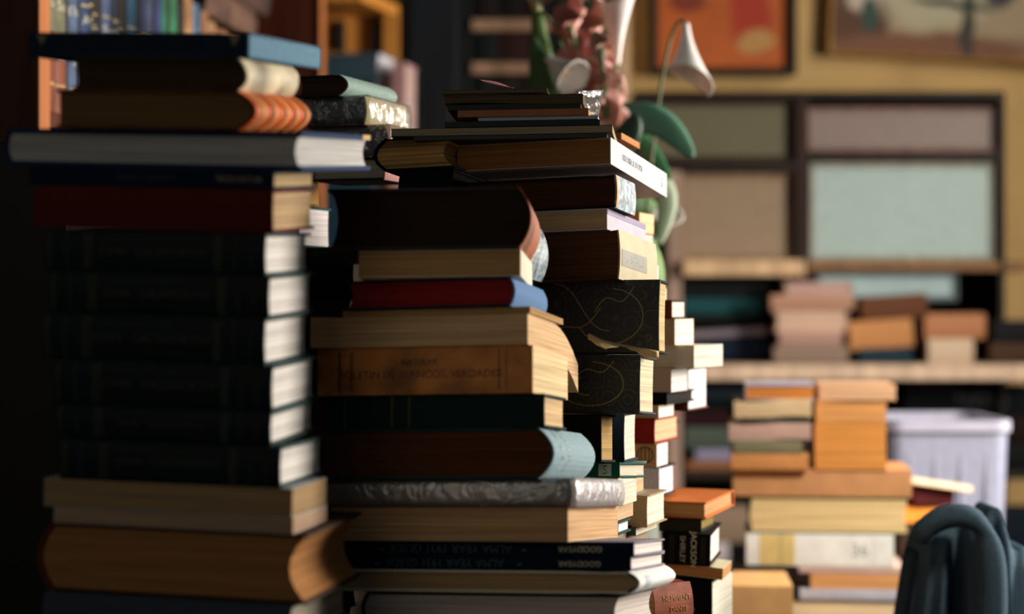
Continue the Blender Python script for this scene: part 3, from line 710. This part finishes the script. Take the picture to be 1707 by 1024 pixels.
# ---------------- framed pictures ----------------
def art(name, x0, x1, y0, y1, label, frame_c, fw, paint, Y=5.17):
    a = PX(x0, y1, Y); b_ = PX(x1, y0, Y)
    r = empty(name, (a.x, Y, a.z)); tag(r, label, 'painting'); w_, h_ = b_.x-a.x, b_.z-a.z; m = mat('wood', frame_c)
    box('frame_side', (0, -.02, 0), (fw, .02, h_), m, r, .003); box('frame_side', (w_-fw, -.02, 0), (w_, .02, h_), m, r, .003)
    box('frame_side', (fw, -.02, 0), (w_-fw, .02, fw), m, r, .003); box('frame_side', (fw, -.02, h_-fw), (w_-fw, .02, h_), m, r, .003)
    cv = box('canvas', (fw, .0, fw), (w_-fw, .015, h_-fw), paint, r, 0); return r
def paint_mat(name, base, blobs):
    m = bpy.data.materials.new(name); nt, Nn, L, P_ = nodes(m); P_.inputs['Roughness'].default_value = .7
    tc = Nn.new('ShaderNodeTexCoord'); nz = Nn.new('ShaderNodeTexNoise'); nz.inputs['Scale'].default_value = 9
    L.new(tc.outputs['Object'], nz.inputs[0])
    r = Nn.new('ShaderNodeValToRGB'); b0 = lin(base); r.color_ramp.elements[0].color = tuple(x*.75 for x in b0[:3])+(1,); r.color_ramp.elements[1].color = tuple(min(1, x*1.2) for x in b0[:3])+(1,)
    L.new(nz.outputs[0], r.inputs[0]); prev = r.outputs[0]
    wv = Nn.new('ShaderNodeVectorMath'); wv.operation = 'MULTIPLY_ADD'; L.new(nz.outputs['Color'], wv.inputs[0]); wv.inputs[1].default_value = (.05, .05, .05); L.new(tc.outputs['Object'], wv.inputs[2])
    for (x, z, sx, sz, c) in blobs:
        s = Nn.new('ShaderNodeVectorMath'); s.operation = 'SUBTRACT'; L.new(wv.outputs[0], s.inputs[0]); s.inputs[1].default_value = (x+.025, .025, z+.025)
        mm = Nn.new('ShaderNodeVectorMath'); mm.operation = 'MULTIPLY'; L.new(s.outputs[0], mm.inputs[0]); mm.inputs[1].default_value = (1/sx, 0, 1/sz)
        ln = Nn.new('ShaderNodeVectorMath'); ln.operation = 'LENGTH'; L.new(mm.outputs[0], ln.inputs[0])
        mr = Nn.new('ShaderNodeMapRange'); mr.inputs[1].default_value = 1.15; mr.inputs[2].default_value = .75; L.new(ln.outputs['Value'], mr.inputs[0])
        mx = Nn.new('ShaderNodeMix'); mx.data_type = 'RGBA'; L.new(mr.outputs[0], mx.inputs[0]); L.new(prev, mx.inputs[6]); mx.inputs[7].default_value = lin(c); prev = mx.outputs[2]
    L.new(prev, P_.inputs['Base Color']); return m
art('framed_painting', 1083, 1327, -140, 126, 'orange painting in a thick black frame on the yellow wall', '#16150f', .02,
    paint_mat('orange_painting', '#b85a1c', [(.27, .17, .06, .1, '#a83018'), (.29, .09, .055, .03, '#b88a50'), (.1, .2, .05, .03, '#7a2c18')]))
r2 = art('framed_painting', 1378, 1760, -140, 92, 'pale figurative painting in a narrow gilt frame at the upper right', '#a87a2c', .008,
    paint_mat('pale_painting', '#a89478', [(.08, .1, .09, .14, '#5a3a28'), (.28, .17, .16, .09, '#b8b094'), (.28, .03, .3, .045, '#7a5038'), (.38, .09, .02, .12, '#3a3430'), (.33, .15, .12, .012, '#2c3a38'), (.46, .2, .05, .05, '#2c3040'), (.09, .18, .05, .06, '#c8b8a8'), (.11, .12, .02, .05, '#2c4844')]))
r2.rotation_euler = (0, math.radians(2.4), 0)

# ---------------- wall shelving unit with framed panels ----------------
wu = empty('wall_cabinet', (0, 0, 0)); tag(wu, 'dark wall cabinet with glazed sliding panels and open shelves along the back wall', 'cabinet')
YF = 4.92; mdk = mat('wood', '#241812')
def zy(y, Y=YF): return CZ+(HY-y)*Y/F
def xx_(x, Y=YF): return (x-CX)*Y/F
box('back_panel', (xx_(1062), 5.17, 0), (xx_(1690), 5.19, zy(150)), mat('wood', '#140f0c'), wu)
box('top_board', (xx_(1058), YF, zy(166)), (xx_(1676), 5.17, zy(152)), mdk, wu)
for x0, x1, c in ((1058, 1066, '#241812'), (1113, 1136, '#b09484'), (1325, 1347, '#2c1810'), (1666, 1676, '#1c1610')):
    box('upright', (xx_(x0), YF, 0), (xx_(x1), 5.17, zy(167) if x0 != 1113 else zy(283)), mat('wood', c), wu)
box('rail', (xx_(1067), YF, zy(287)), (xx_(1324), 5.17, zy(268)), mdk, wu); box('rail', (xx_(1348), YF, zy(268)), (xx_(1665), 5.17, zy(252)), mdk, wu)
box('shelf', (xx_(1137), YF-.03, zy(460, YF-.03)), (xx_(1340), 5.17, zy(434)), mat('wood', '#d8b48c'), wu); box('shelf', (xx_(1348), YF, zy(452)), (xx_(1720), 5.17, zy(435)), mat('wood', '#8a6440'), wu)
box('shelf', (xx_(1137), YF-.16, zy(634, YF-.16)), (xx_(1740), 5.17, zy(606)), mat('wood', '#d0b298'), wu)
box('shelf', (xx_(1137), YF, zy(800)), (xx_(1740), 5.17, zy(786)), mdk, wu)
box('shelf', (xx_(1137), YF, zy(960)), (xx_(1740), 5.17, zy(946)), mdk, wu)
def panel(x0, x1, y0, y1, c, fc, kind='plain', rough=.35, fw=.012):
    a = (xx_(x0), zy(y1)); b_ = (xx_(x1), zy(y0)); m = mat('wood', fc)
    fr = box('panel_frame', (a[0], YF+.02, a[1]), (a[0]+fw, YF+.045, b_[1]), m, wu)
    for q in ((b_[0]-fw, a[1], b_[0], b_[1]), (a[0]+fw, a[1], b_[0]-fw, a[1]+fw), (a[0]+fw, b_[1]-fw, b_[0]-fw, b_[1])):
        box('panel_frame', (q[0], YF+.02, q[1]), (q[2], YF+.045, q[3]), m, wu)
    box('panel', (a[0]+fw, YF+.025, a[1]+fw), (b_[0]-fw, YF+.04, b_[1]-fw), mat(kind, c, rough=rough), wu)
panel(1067, 1324, 167, 267, '#6c6650', '#3a3226')
panel(1349, 1664, 178, 251, '#8f7e78', '#8c7068')
panel(1136, 1324, 288, 433, '#9c866e', '#8c7458')
panel(1352, 1662, 270, 434, '#b0c4c0', '#a8a494')  # whitish pane with its reflection put into the pale teal
panel(1362, 1600, 453, 502, '#a6bfc0', '#5c6c70')  # bluish glass reflection put in as an opaque panel colour
# shelf contents
def bgbook(st, label, xa, xb, yt, c, pgc=None, **k):
    k.setdefault('B', .13); k.setdefault('sp', 'F')
    return bk(st, label, xa, xb, yt, cov=c, pg=pgc or c, simple=True, seg=4, **k)
YS = 4.86; shz_ = zy(606)
def shelf_stack(Y=YS, th=3): s = Stack(Y, th, 606, 1400); s.z = shz_; return s
s1 = shelf_stack(4.84)
for a in ((1290, 1414, 578, '#8a7668', 'grey-brown book lowest of the blurred shelf pile'), (1299, 1404, 553, '#b08c80', 'dull rose book second up in the blurred shelf pile'),
          (1291, 1409, 518, '#d8b49c', 'cream-pink book in the middle of the blurred shelf pile'), (1285, 1424, 492, '#b88c74', 'wide tan book second from top of the blurred shelf pile'),
          (1306, 1419, 470, '#c8a498', 'pale pink book topping the blurred shelf pile')):
    bgbook(s1, a[4], a[0], a[1], a[2], a[3], a[3], sp='R' if a[0] in (1291, 1306) else 'F')
s2 = shelf_stack(4.88)
bgbook(s2, 'dark blue flat book under the orange-tan one on the wall shelf', 1432, 1520, 580, '#1e3440')
bgbook(s2, 'orange-tan book slanting on the dark blue one, wall shelf', 1417, 1523, 530, '#c48a58', own=(-4, 0), dz=.004)
bgbook(s2, 'brown book slanting on top of the orange-tan one, wall shelf', 1437, 1546, 488, '#6a4430', own=(-4, 0), dz=.002)
s3 = shelf_stack(4.88)
bgbook(s3, 'cream book with open pages at the right of the wall shelf', 1547, 1622, 565, '#d0b8a0')
bgbook(s3, 'orange-beige book on the cream one at the right of the wall shelf', 1541, 1642, 523, '#b9805c')
s5 = shelf_stack(4.9)
bgbook(s5, 'dark brown book lying far right on the wall shelf', 1650, 1740, 572, '#4a3428')
bgbook(s5, 'near-black book on the dark brown one far right on the wall shelf', 1655, 1740, 534, '#1c1c20')
s4 = shelf_stack(4.94)
bgbook(s4, 'navy book lying lowest in the left wall compartment', 1160, 1284, 562, '#0f1c2c')
bgbook(s4, 'slanting grey-lilac book in the left wall compartment', 1150, 1282, 545, '#837880', own=(-3.5, 0), dz=.007)
bgbook(s4, 'black book over the slanting one in the left wall compartment', 1145, 1275, 524, '#101414', dz=.006)
bgbook(s4, 'dark teal book in the left wall compartment', 1140, 1270, 497, '#1c4c50')
bgbook(s4, 'black patterned book topping the left wall compartment', 1140, 1282, 470, '#14181a')
# lower compartment
s6 = Stack(4.95, 0, 786, 1200)
s6.z = zy(786)
bgbook(s6, 'brown book on the low wall shelf right of the ornate pile', 1145, 1230, 768, '#8a5c3c'); bgbook(s6, 'lavender booklet on the low wall shelf', 1160, 1228, 750, '#8e88a4')
bgbook(s6, 'grey-green book on the low wall shelf', 1142, 1225, 712, '#4c564c'); bgbook(s6, 'dark maroon book on the low wall shelf', 1140, 1215, 683, '#2c1014')
bgbook(s6, 'black-teal book on the low wall shelf', 1142, 1240, 664, '#0e2024'); bgbook(s6, 'slate-blue book topping the low wall shelf pile', 1140, 1262, 644, '#4c5c6c')
s7 = Stack(4.95, 0, 786, 1600); s7.z = zy(786)
bgbook(s7, 'black book lowest at the right of the low wall shelf', 1500, 1720, 740, '#121418'); bgbook(s7, 'dark brown book right of the low wall shelf', 1505, 1720, 695, '#24120f')
b = bgbook(s7, 'black book with a rose-red corner and grey title on the low wall shelf', 1508, 1720, 643, '#12161a')
V = [(-.5*b.L+.003, .08*b.T), (-.27*b.L, .08*b.T), (-.12*b.L, .95*b.T), (-.5*b.L+.003, .95*b.T)]
on_spine(b, 'rose_panel', V, [(0, 1, 2, 3)], mat('card', '#9c3444')); title(b, 'TEATRO', .34, .1, '#4a4c50')
s8 = Stack(4.95, 0, 946, 1200); s8.z = zy(946)
bgbook(s8, 'white-ended book on the lowest wall shelf', 1150, 1215, 905, '#b0a8a8'); bgbook(s8, 'grey-brown box file on the lowest wall shelf', 1140, 1250, 845, '#8a7462')
s9 = Stack(4.95, 0, 946, 1700); s9.z = zy(946)
bgbook(s9, 'dark blue-black book on the lowest wall shelf at far right', 1640, 1740, 850, '#0c1826')

# ---------------- blurred pile on the bench ----------------
G = Stack(3.3, 6, ytab(3.3, BZ), 1500); G.z = BZ
GG = 'books piled on the low bench'
bgb = lambda st, *a, **k: bk(st, *a, **dict(dict(B=.18, sp='F', hard=True, bulge=.001), **k))
bgb(G, 'brown book at the bottom of the bench pile', 1300, 1545, 1062, cov='#4a3426', pg='#9c8a70')
bgb(G, 'cream-paged book with dark teal cover low in the bench pile', 1313, 1541, 1003, cov='#1c3438', pg='#dcc4a0', sp='L')
bgb(G, 'thin grey-white book low in the bench pile', 1333, 1505, 984, cov='#a8a8b4', pg='#a8a8b0', hard=False)
bgb(G, 'orange-beige paged book with pinkish cover in the bench pile', 1352, 1504, 958, cov='#b89080', pg='#cc9460', hard=False, sp='L')
bgb(G, 'pinkish-white thin book under the white-spined one in the bench pile', 1332, 1508, 946, cov='#c0a098', pg='#c8a8a0', hard=False)
b = bgb(G, 'thick white-spined book with cream band in the bench pile', 1244, 1490, 892, cov='#e0e0dc', pg='#d8c8a0', ck='card')
band(b, -.41, -.17, '#d2b878', .02, .98, kind='card'); band(b, -.27, -.265, '#5c5a40', .02, .98, kind='card'); title(b, '36', .4, .27, '#8a948c', name='emblem'); band(b, .36, .365, '#b8bcb8', .05, .95, kind='card')
b = bgb(G, 'creamy yellow-paged book with dark green covers in the bench pile', 1252, 1516, 830, cov='#2c3820', pg='#dcc08c', sp='L', bulge=.004, cup=.004)
b = bgb(G, 'long tan book across the whole bench pile', 1222, 1520, 784, cov='#c08a5c', pg='#c08c60', hard=False)
zG = G.z
b = bgb(G, 'thick bright orange-paged book on the right of the tan one', 1359, 1478, 702, cov='#c89058', pg='#d48e48', hard=False, sp='L')
b = bgb(G, 'curved orange-tan paperback on the bright orange one', 1361, 1478, 668, cov='#c8925c', pg='#d8985c', hard=False, sp='L', deform=lambda x, y, z: (x, y, z-.004*math.sin((y+.06)*20)))
b = bgb(G, 'pinkish-tan paperback topping the right half of the bench pile', 1366, 1494, 642, cov='#d0a078', pg='#dcae88', hard=False, sp='L')
G.z = zG
wav = lambda x, y, z: (x, y, z+.003*math.sin(x*40))
b = bgb(G, 'orange-brown book low on the left half of the bench pile', 1219, 1348, 757, cov='#c88850', pg='#c08450', hard=False)
b = bgb(G, 'grey-green book on the left half of the bench pile', 1223, 1338, 735, cov='#7a7458', pg='#90866a', hard=False)
b = bgb(G, 'wavy pinkish paperback on the left half of the bench pile', 1215, 1352, 706, cov='#c09c90', pg='#c8a498', hard=False, deform=wav)
b = bgb(G, 'thin dark filler for the shaded gap between two wavy paperbacks of the bench pile', 1236, 1352, 697, cov='#20281c', pg='#20281c', hard=False)  # fills a dark gap, shade given as its own colour
b = bgb(G, 'wavy cream paperback near the top left of the bench pile', 1224, 1353, 668, cov='#d6b890', pg='#dcc09c', hard=False, deform=wav)
b = bgb(G, 'orange book with lavender top cover at the top left of the bench pile', 1243, 1360, 642, cov='#9c98a8', pg='#dc8a44', hard=True, sp='L')
G2 = Stack(3.1, 4, ytab(3.1, BZ), 1300); G2.z = BZ
bgb(G2, 'dull brown book under the low cream-orange one', 1200, 1318, 1040, cov='#6a4a34', pg='#9c8a70')
bgb(G2, 'low cream-orange book in front of the bench pile', 1190, 1322, 978, cov='#d8a46c', pg='#dcb07c', hard=False)
G3 = Stack(3.42, 3, ytab(3.42, BZ), 1300)
bgb(G3, 'dark red-brown box behind the low cream-orange book', 1180, 1262, 985, yb=1050, Y=3.35, B=.1, cov='#3a1810', pg='#3a1810', name='book', upd=False)

# odd things right of the bench pile: tilted booklet, maroon book, orange cloth
b = bk(None or G, 'cream booklet tilted over the maroon book', 1520, 1622, 795, yb=806, Y=3.42, th=-14, B=.14, sp='F', cov='#d6c2a4', pg='#e0ceb4', hard=False, own=(9, -4), upd=False)
bk(G, 'dark maroon book under the tilted cream booklet', 1524, 1588, 808, yb=845, Y=3.45, th=-14, B=.1, sp='F', cov='#4c1c20', pg='#6a3030', hard=True, upd=False)
bk(G, 'orange book under the maroon one behind the jacket', 1500, 1572, 846, yb=872, Y=3.45, th=-14, B=.1, sp='F', cov='#d8862c', pg='#d89a4c', hard=False, upd=False)
bk(G, 'shadowed brown book supporting the orange one behind the jacket', 1498, 1600, 873, yb=960, Y=3.45, th=-8, B=.12, sp='F', cov='#2c1a12', pg='#4a3828', upd=False)
bk(G, 'black-brown book at the base of the small stack behind the jacket', 1498, 1610, 961, yb=ytab(3.45, BZ), Y=3.45, th=-8, B=.12, sp='F', cov='#1c1410', pg='#4a3828', upd=False)

# ---------------- plastic storage box ----------------
sb = empty('storage_box'); tag(sb, 'translucent lilac-white plastic storage box behind the jacket', 'storage box')
A0 = PX(1476, 702, 3.75); A1 = PX(1692, 702, 3.75)
wd = A1.x-A0.x; hz = A0.z-BZ; sb.location = ((A0.x+A1.x)/2, 3.75+.17, BZ+.0005)
def tub(u, v, q, t=0): pass
def ring_pts(w2, d2, r, n=5):
    P_ = []
    for cx_, cy_, a0 in ((w2-r, d2-r, 0), (-w2+r, d2-r, 90), (-w2+r, -d2+r, 180), (w2-r, -d2+r, 270)):
        for i in range(n+1):
            a = math.radians(a0+90*i/n); P_.append((cx_+r*math.cos(a), cy_+r*math.sin(a)))
    return P_
def loft(name, rings, m, parent, closed_bottom=True, closed_top=False):
    V = []; Fc = []; n = len(rings[0][0])
    for pts, z in rings: V += [(x, y, z) for x, y in pts]
    for k in range(len(rings)-1):
        for i in range(n): j = (i+1) % n; Fc.append((k*n+i, k*n+j, (k+1)*n+j, (k+1)*n+i))
    if closed_bottom: Fc.append(tuple(reversed(range(n))))
    if closed_top: Fc.append(tuple(range((len(rings)-1)*n, len(rings)*n)))
    return mesh(name, V, Fc, m, parent, False)
mf = mat('plain', '#8d90a4', rough=.4)
w2, d2 = wd/2, .17
loft('tub', [(ring_pts(w2*.86, d2*.86, .03), 0), (ring_pts(w2*.95, d2*.95, .03), hz-.02), (ring_pts(w2*.95-.003, d2*.95-.003, .03), hz-.02), (ring_pts(w2*.86-.003, d2*.86-.003, .03), .003)], mf, sb, True, True)
loft('rim', [(ring_pts(w2*.95+.001, d2*.95+.001, .03), hz-.022), (ring_pts(w2, d2, .035), hz-.022), (ring_pts(w2, d2, .035), hz), (ring_pts(w2*.95-.003, d2*.95-.003, .03), hz), (ring_pts(w2*.95-.003, d2*.95-.003, .03), hz-.022)], mat('plain', '#a3a2b4', rough=.35), sb, False, False)
for sx in (-.6, -.2, .2, .6): box('rib', (sx*w2-.004, -d2*.93-.002, .12), (sx*w2+.004, -d2*.93+.004, hz-.03), mat('plain', '#8d90a4', rough=.4), sb, .001)

# ---------------- chair with a draped jacket ----------------
ch = empty('wooden_chair', (.86, 2.72, 0)); tag(ch, 'wooden chair hidden under the dark jacket', 'chair')
mch = mat('wood', '#5a3a24')
for x in (-.2, .17):
    box('back_post', (x, -.02, 0), (x+.03, .02, .80), mch, ch, .004); box('front_leg', (x, .36, 0), (x+.03, .4, .44), mch, ch, .004)
box('seat', (-.21, -.02, .44), (.21, .41, .465), mch, ch, .005); box('back_rail', (-.2, -.012, .70), (.2, .012, .78), mch, ch, .004)
jm = mat('fabric', '#42535f')
def jk(u, v):
    # u across the chair back, v from the front hem over the top to the back hem
    s = 2*v-1; px = 1530+250*u
    top = 857+8*math.sin(u*7) if u < .5 else 857+150*(u-.5)**1.0
    top += 62*max(0, (.16-u)/.16)**1.6
    if u > .5: top = 864+100*(1-math.exp(-(u-.5)*5))
    c = PX(px, top, 2.72)
    fold = .017*math.sin(u*30+v*2)+.010*math.sin(u*55+1.5)
    arch = .035*math.exp(-((u-.34)/.035)**2)
    d = abs(s)
    drop = .46*max(0, d-.10)/.9
    yoff = (-1 if s < 0 else 1)*min(1, d/.12)*(.055+.02*d)
    spread = (u-.5)*.06*d
    x = c.x+spread-.03*(1-u)*d*(1.3 if u < .2 else .3)
    return Vector((x, 2.72+yoff+(fold*min(1, d*3))*(1 if s < 0 else .5)-(arch if s < .15 else 0)*min(1, .3+d*2), c.z-drop+.012*math.sin(u*30)*(d < .15)))
V = []; Fc = []; nu, nv_ = 90, 60
for i in range(nu+1):
    for j in range(nv_+1): V.append(jk(i/nu, j/nv_))
for i in range(nu):
    for j in range(nv_): a = i*(nv_+1)+j; Fc.append((a, a+nv_+1, a+nv_+2, a+1))
jr = empty('draped_jacket', (0, 0, 0)); tag(jr, 'dark slate-blue jacket draped over the chair at the lower right', 'jacket')
jo = mesh('jacket_body', V, Fc, jm, jr, True); s = jo.modifiers.new('solid', 'SOLIDIFY'); s.thickness = .004
def tube(pts, rad, n=10):
    V = []; Fc = []
    for i, p in enumerate(pts):
        p = Vector(p); a = Vector(pts[max(0, i-1)]); b_ = Vector(pts[min(len(pts)-1, i+1)]); t = (b_-a).normalized()
        up = Vector((0, 0, 1)) if abs(t.z) < .9 else Vector((0, 1, 0)); s1_ = t.cross(up).normalized(); s2_ = s1_.cross(t)
        r = rad(i/(len(pts)-1)) if callable(rad) else rad
        for k in range(n): an = 2*math.pi*k/n; V.append(p+s1_*math.cos(an)*r+s2_*math.sin(an)*r)
    for i in range(len(pts)-1):
        for k in range(n): j = (k+1) % n; Fc.append((i*n+k, i*n+j, (i+1)*n+j, (i+1)*n+k))
    Fc.append(tuple(reversed(range(n)))); Fc.append(tuple(range((len(pts)-1)*n, len(pts)*n))); return V, Fc
p0 = [PX(1528, 905, 2.64), PX(1548, 872, 2.63), PX(1590, 856, 2.62), PX(1630, 864, 2.62), PX(1648, 900, 2.62), PX(1655, 960, 2.62), PX(1652, 1060, 2.62), PX(1648, 1150, 2.62)]
V, Fc = tube(p0, lambda t: .016+.008*t, 12); o = mesh('collar_roll', V, Fc, jm, jr, True)
sb2 = o.modifiers.new('sub', 'SUBSURF'); sb2.levels = 2; sb2.render_levels = 2

# ---------------- flowers ----------------
vz = empty('flower_vase', (.235, 2.93, TZ-.18)); 
tag(vz, 'tall grey vase behind the piles holding the callas', 'vase')
vz.location = (.185, 3.1, BZ)
prof = [(.05, 0), (.055, .02), (.06, .15), (.05, .3), (.04, .38), (.045, .42), (.041, .42), (.036, .38), (.045, .3), (.05, .15), (.04, .02)]
n = 24; V = []; Fc = []
for r, z in prof:
    for k in range(n): a = 2*math.pi*k/n; V.append((r*math.cos(a), r*math.sin(a), z))
for i in range(len(prof)-1):
    for k in range(n): j = (k+1) % n; Fc.append((i*n+k, i*n+j, (i+1)*n+j, (i+1)*n+k))
Fc.append(tuple(reversed(range(n)))); Fc.append(tuple(range((len(prof)-1)*n, len(prof)*n)))
mesh('vase_body', V, Fc, mat('plain', '#7a8078', rough=.25), vz, True)
VT = Vector((.185, 3.1, BZ+.36))
green_m = mat('petal', '#3c7a48'); white_m = mat('petal', '#f2ece6')
def bez(a, b_, c_, n=14):
    return [a*(1-t)**2+b_*2*t*(1-t)+c_*t*t for t in [i/n for i in range(n+1)]]
def calla(label, px, py, Y, length, direction, sm=green_m, wm=white_m, open_=.5):
    r = empty('calla_lily', PX(px, py, Y)); tag(r, label, 'flower', 'white calla lilies')
    d = Vector(direction).normalized(); q = d.to_track_quat('Z', 'Y').to_matrix().to_4x4()
    V = []; Fc = []; nu, nv = 28, 16
    for j in range(nv+1):
        t = j/nv
        for i in range(nu):
            a = 2*math.pi*i/nu; k = math.cos(a)
            rad = .006+length*open_*(t**1.7)*(.42+.16*k)
            z = length*(t*(.62+.38*(.5+.5*k)**2.5)); rad *= (1-.55*(max(0, k)**4)*t**3)
            V.append(q @ Vector((rad*math.cos(a)+length*.10*t*t*k, rad*math.sin(a), z)))
    for j in range(nv):
        for i in range(nu): i2 = (i+1) % nu; Fc.append((j*nu+i, j*nu+i2, (j+1)*nu+i2, (j+1)*nu+i))
    o = mesh('spathe', V, Fc, wm, r, True); so = o.modifiers.new('solid', 'SOLIDIFY'); so.thickness = .0012
    pts = [q @ Vector((0, 0, length*(.05+.55*i/6))) for i in range(7)]; V, Fc = tube(pts, lambda t: .0045*(1-.5*t), 8); mesh('spadix', V, Fc, mat('petal', '#e0b040'), r, True)
    base = PX(px, py, Y); pts = [p-base for p in bez(VT, Vector((base.x*.6+VT.x*.4, VT.y, base.z+.03))-d*.05, base)]
    V, Fc = tube(pts, .0028, 8); mesh('stem', V, Fc, mat('petal', '#56643a'), r, True); return r
calla('white calla lily drooping in front of the orange painting', 1143, 40, 3.05, .12, (.04, -.2, -1), open_=.5)
calla('white calla lily nodding left, above the loose papers', 912, 96, 3.0, .07, (.9, -.3, -.75), open_=.8)
calla('tall white calla lily with folded side at the top, left of the painting', 1028, 108, 3.15, .16, (.02, -.12, 1), open_=.32)
calla('small white calla lily low behind the right edge of the pile', 1098, 392, 3.2, .055, (.25, -.5, .7), open_=.8)
calla('cream calla bud curling at the very top beside the dark shelves', 896, 18, 3.1, .06, (-.3, -.2, .8), wm=mat('petal', '#d8c898'), open_=.4)
# gladiolus spikes
def spike(label, p_top, p_bot, c, n=9, size=.03):
    r = empty('gladiolus_spike', p_bot); tag(r, label, 'flower', 'pink gladiolus spikes')
    pts = [Vector(p)-Vector(p_bot) for p in bez(VT, (VT+Vector(p_bot))/2+Vector((-.02, 0, .04)), Vector(p_bot))]+[(Vector(p_top)-Vector(p_bot))*(k/6) for k in range(1, 7)]
    V, Fc = tube(pts, .0035, 8); mesh('stem', V, Fc, green_m, r, True)
    for i in range(n):
        t = (i+.5)/n; c0 = (Vector(p_top)-Vector(p_bot))*t; a = i*2.4; s = size*(1.15-.6*t)
        V = []; Fc = []
        ax = Vector((math.cos(a), math.sin(a)-.4, .5)).normalized(); q = ax.to_track_quat('Z', 'Y').to_matrix()
        nu, nv = 18, 6
        for j in range(nv+1):
            tt = j/nv
            for k in range(nu):
                an = 2*math.pi*k/nu; rr = s*(.12+.75*tt**1.4)*(1+.28*math.cos(3*an)*tt); V.append(c0+q @ Vector((rr*math.cos(an), rr*math.sin(an), s*tt*1.1-.25*s*tt*tt*math.cos(3*an))))
        for j in range(nv):
            for k in range(nu): k2 = (k+1) % nu; Fc.append((j*nu+k, j*nu+k2, (j+1)*nu+k2, (j+1)*nu+k))
        o = mesh('blossom', V, Fc, mat('petal', c if i % 2 else '#e2a898'), r, True); so = o.modifiers.new('solid', 'SOLIDIFY'); so.thickness = .001
spike('pink gladiolus spike leaning left behind the loose papers', PX(925, -40, 3.1), PX(1000, 215, 3.05), '#c98478', 11, .034)
spike('salmon gladiolus spike rising beside the tall calla', PX(975, -40, 3.2), PX(1010, 250, 3.12), '#d09a88', 11, .034)
spike('pale pink gladiolus spike nearest the yellow wall', PX(1000, 60, 3.0), PX(1022, 320, 3.05), '#d8a898', 8, .03)
def leaf(label, pts_px, Y, wmax, c='#2c6a44', tw=0, part=None):
    P0 = [PX(x, y, Y+dy) for x, y, dy in pts_px]
    n = 20; C_ = []
    m_ = len(P0)-1
    for i in range(n+1):
        t = i/n*m_; k = min(int(t), m_-1); f = t-k; p = P0[max(0, k-1)]; a = P0[k]; b_ = P0[k+1]; d = P0[min(m_, k+2)]
        C_.append(.5*((2*a)+(-p+b_)*f+(2*p-5*a+4*b_-d)*f*f+(-p+3*a-3*b_+d)*f**3))
    V = []; Fc = []
    for i, p in enumerate(C_):
        t = i/n; tg = (C_[min(n, i+1)]-C_[max(0, i-1)]).normalized(); side = tg.cross(Vector((0, -1, .35))).normalized()
        wd_ = wmax*math.sin(math.pi*min(1, t*.97+.03))**.8+.002
        for k in range(-3, 4): V.append(p+side*wd_*k/3+Vector((0, 1, 0))*(.25*wd_*(abs(k)/3)**2))
    for i in range(n):
        for k in range(6): a = i*7+k; Fc.append((a, a+7, a+8, a+1))
    o = mesh('long_leaf', V, Fc, mat('petal', c), None, True); so = o.modifiers.new('solid', 'SOLIDIFY'); so.thickness = .0012
    V, Fc = tube(bez(VT, (VT+C_[0])/2+Vector((0, .01, .05)), C_[0]+(C_[1]-C_[0])*.5, 10), .0028, 8); mesh('leaf_stem', V, Fc, mat('petal', '#56643a'), o, True)
    tag(o, label, 'leaf', 'green leaves of the bouquet'); return o
leaf('broad dark green leaf arching right beside the tilted white book', [(1012, 235, .0), (1045, 196, -.01), (1105, 208, -.03), (1156, 262, -.06)], 3.05, .026, '#4c7c64')
leaf('deep green leaf below the broad arching one', [(1025, 300, 0), (1040, 235, 0), (1075, 240, 0), (1118, 300, -.04)], 3.12, .014, '#2c6a40')
leaf('green leaf hanging down behind the tip of the white-spined book', [(1050, 300, 0), (1095, 300, 0), (1112, 340, 0), (1098, 410, -.02)], 3.1, .016, '#8a9a7c')
leaf('narrow green leaf at the lower right of the bouquet', [(1060, 380, 0), (1082, 420, 0), (1092, 470, 0), (1090, 540, 0)], 3.15, .014, '#7c9c58')
leaf('green leaf behind the left calla lily', [(960, 300, 0), (925, 200, 0), (905, 140, 0), (890, 60, -.02)], 3.15, .022, '#3c6c3c')
leaf('slim upright green leaf at the top beside the dark shelves', [(985, 280, 0), (930, 170, 0), (900, 60, 0), (893, -20, 0)], 3.2, .012, '#5a7c38')
leaf('pale green leaf low in the bouquet by the cabinet upright', [(1030, 330, 0), (1072, 345, 0), (1085, 375, 0), (1070, 440, 0)], 3.2, .02, '#6c8c5c')
leaf('small dark leaf under the orange booklet tip', [(1025, 300, 0), (1035, 250, 0), (1052, 215, 0), (1060, 190, 0)], 3.0, .018, '#163c24')
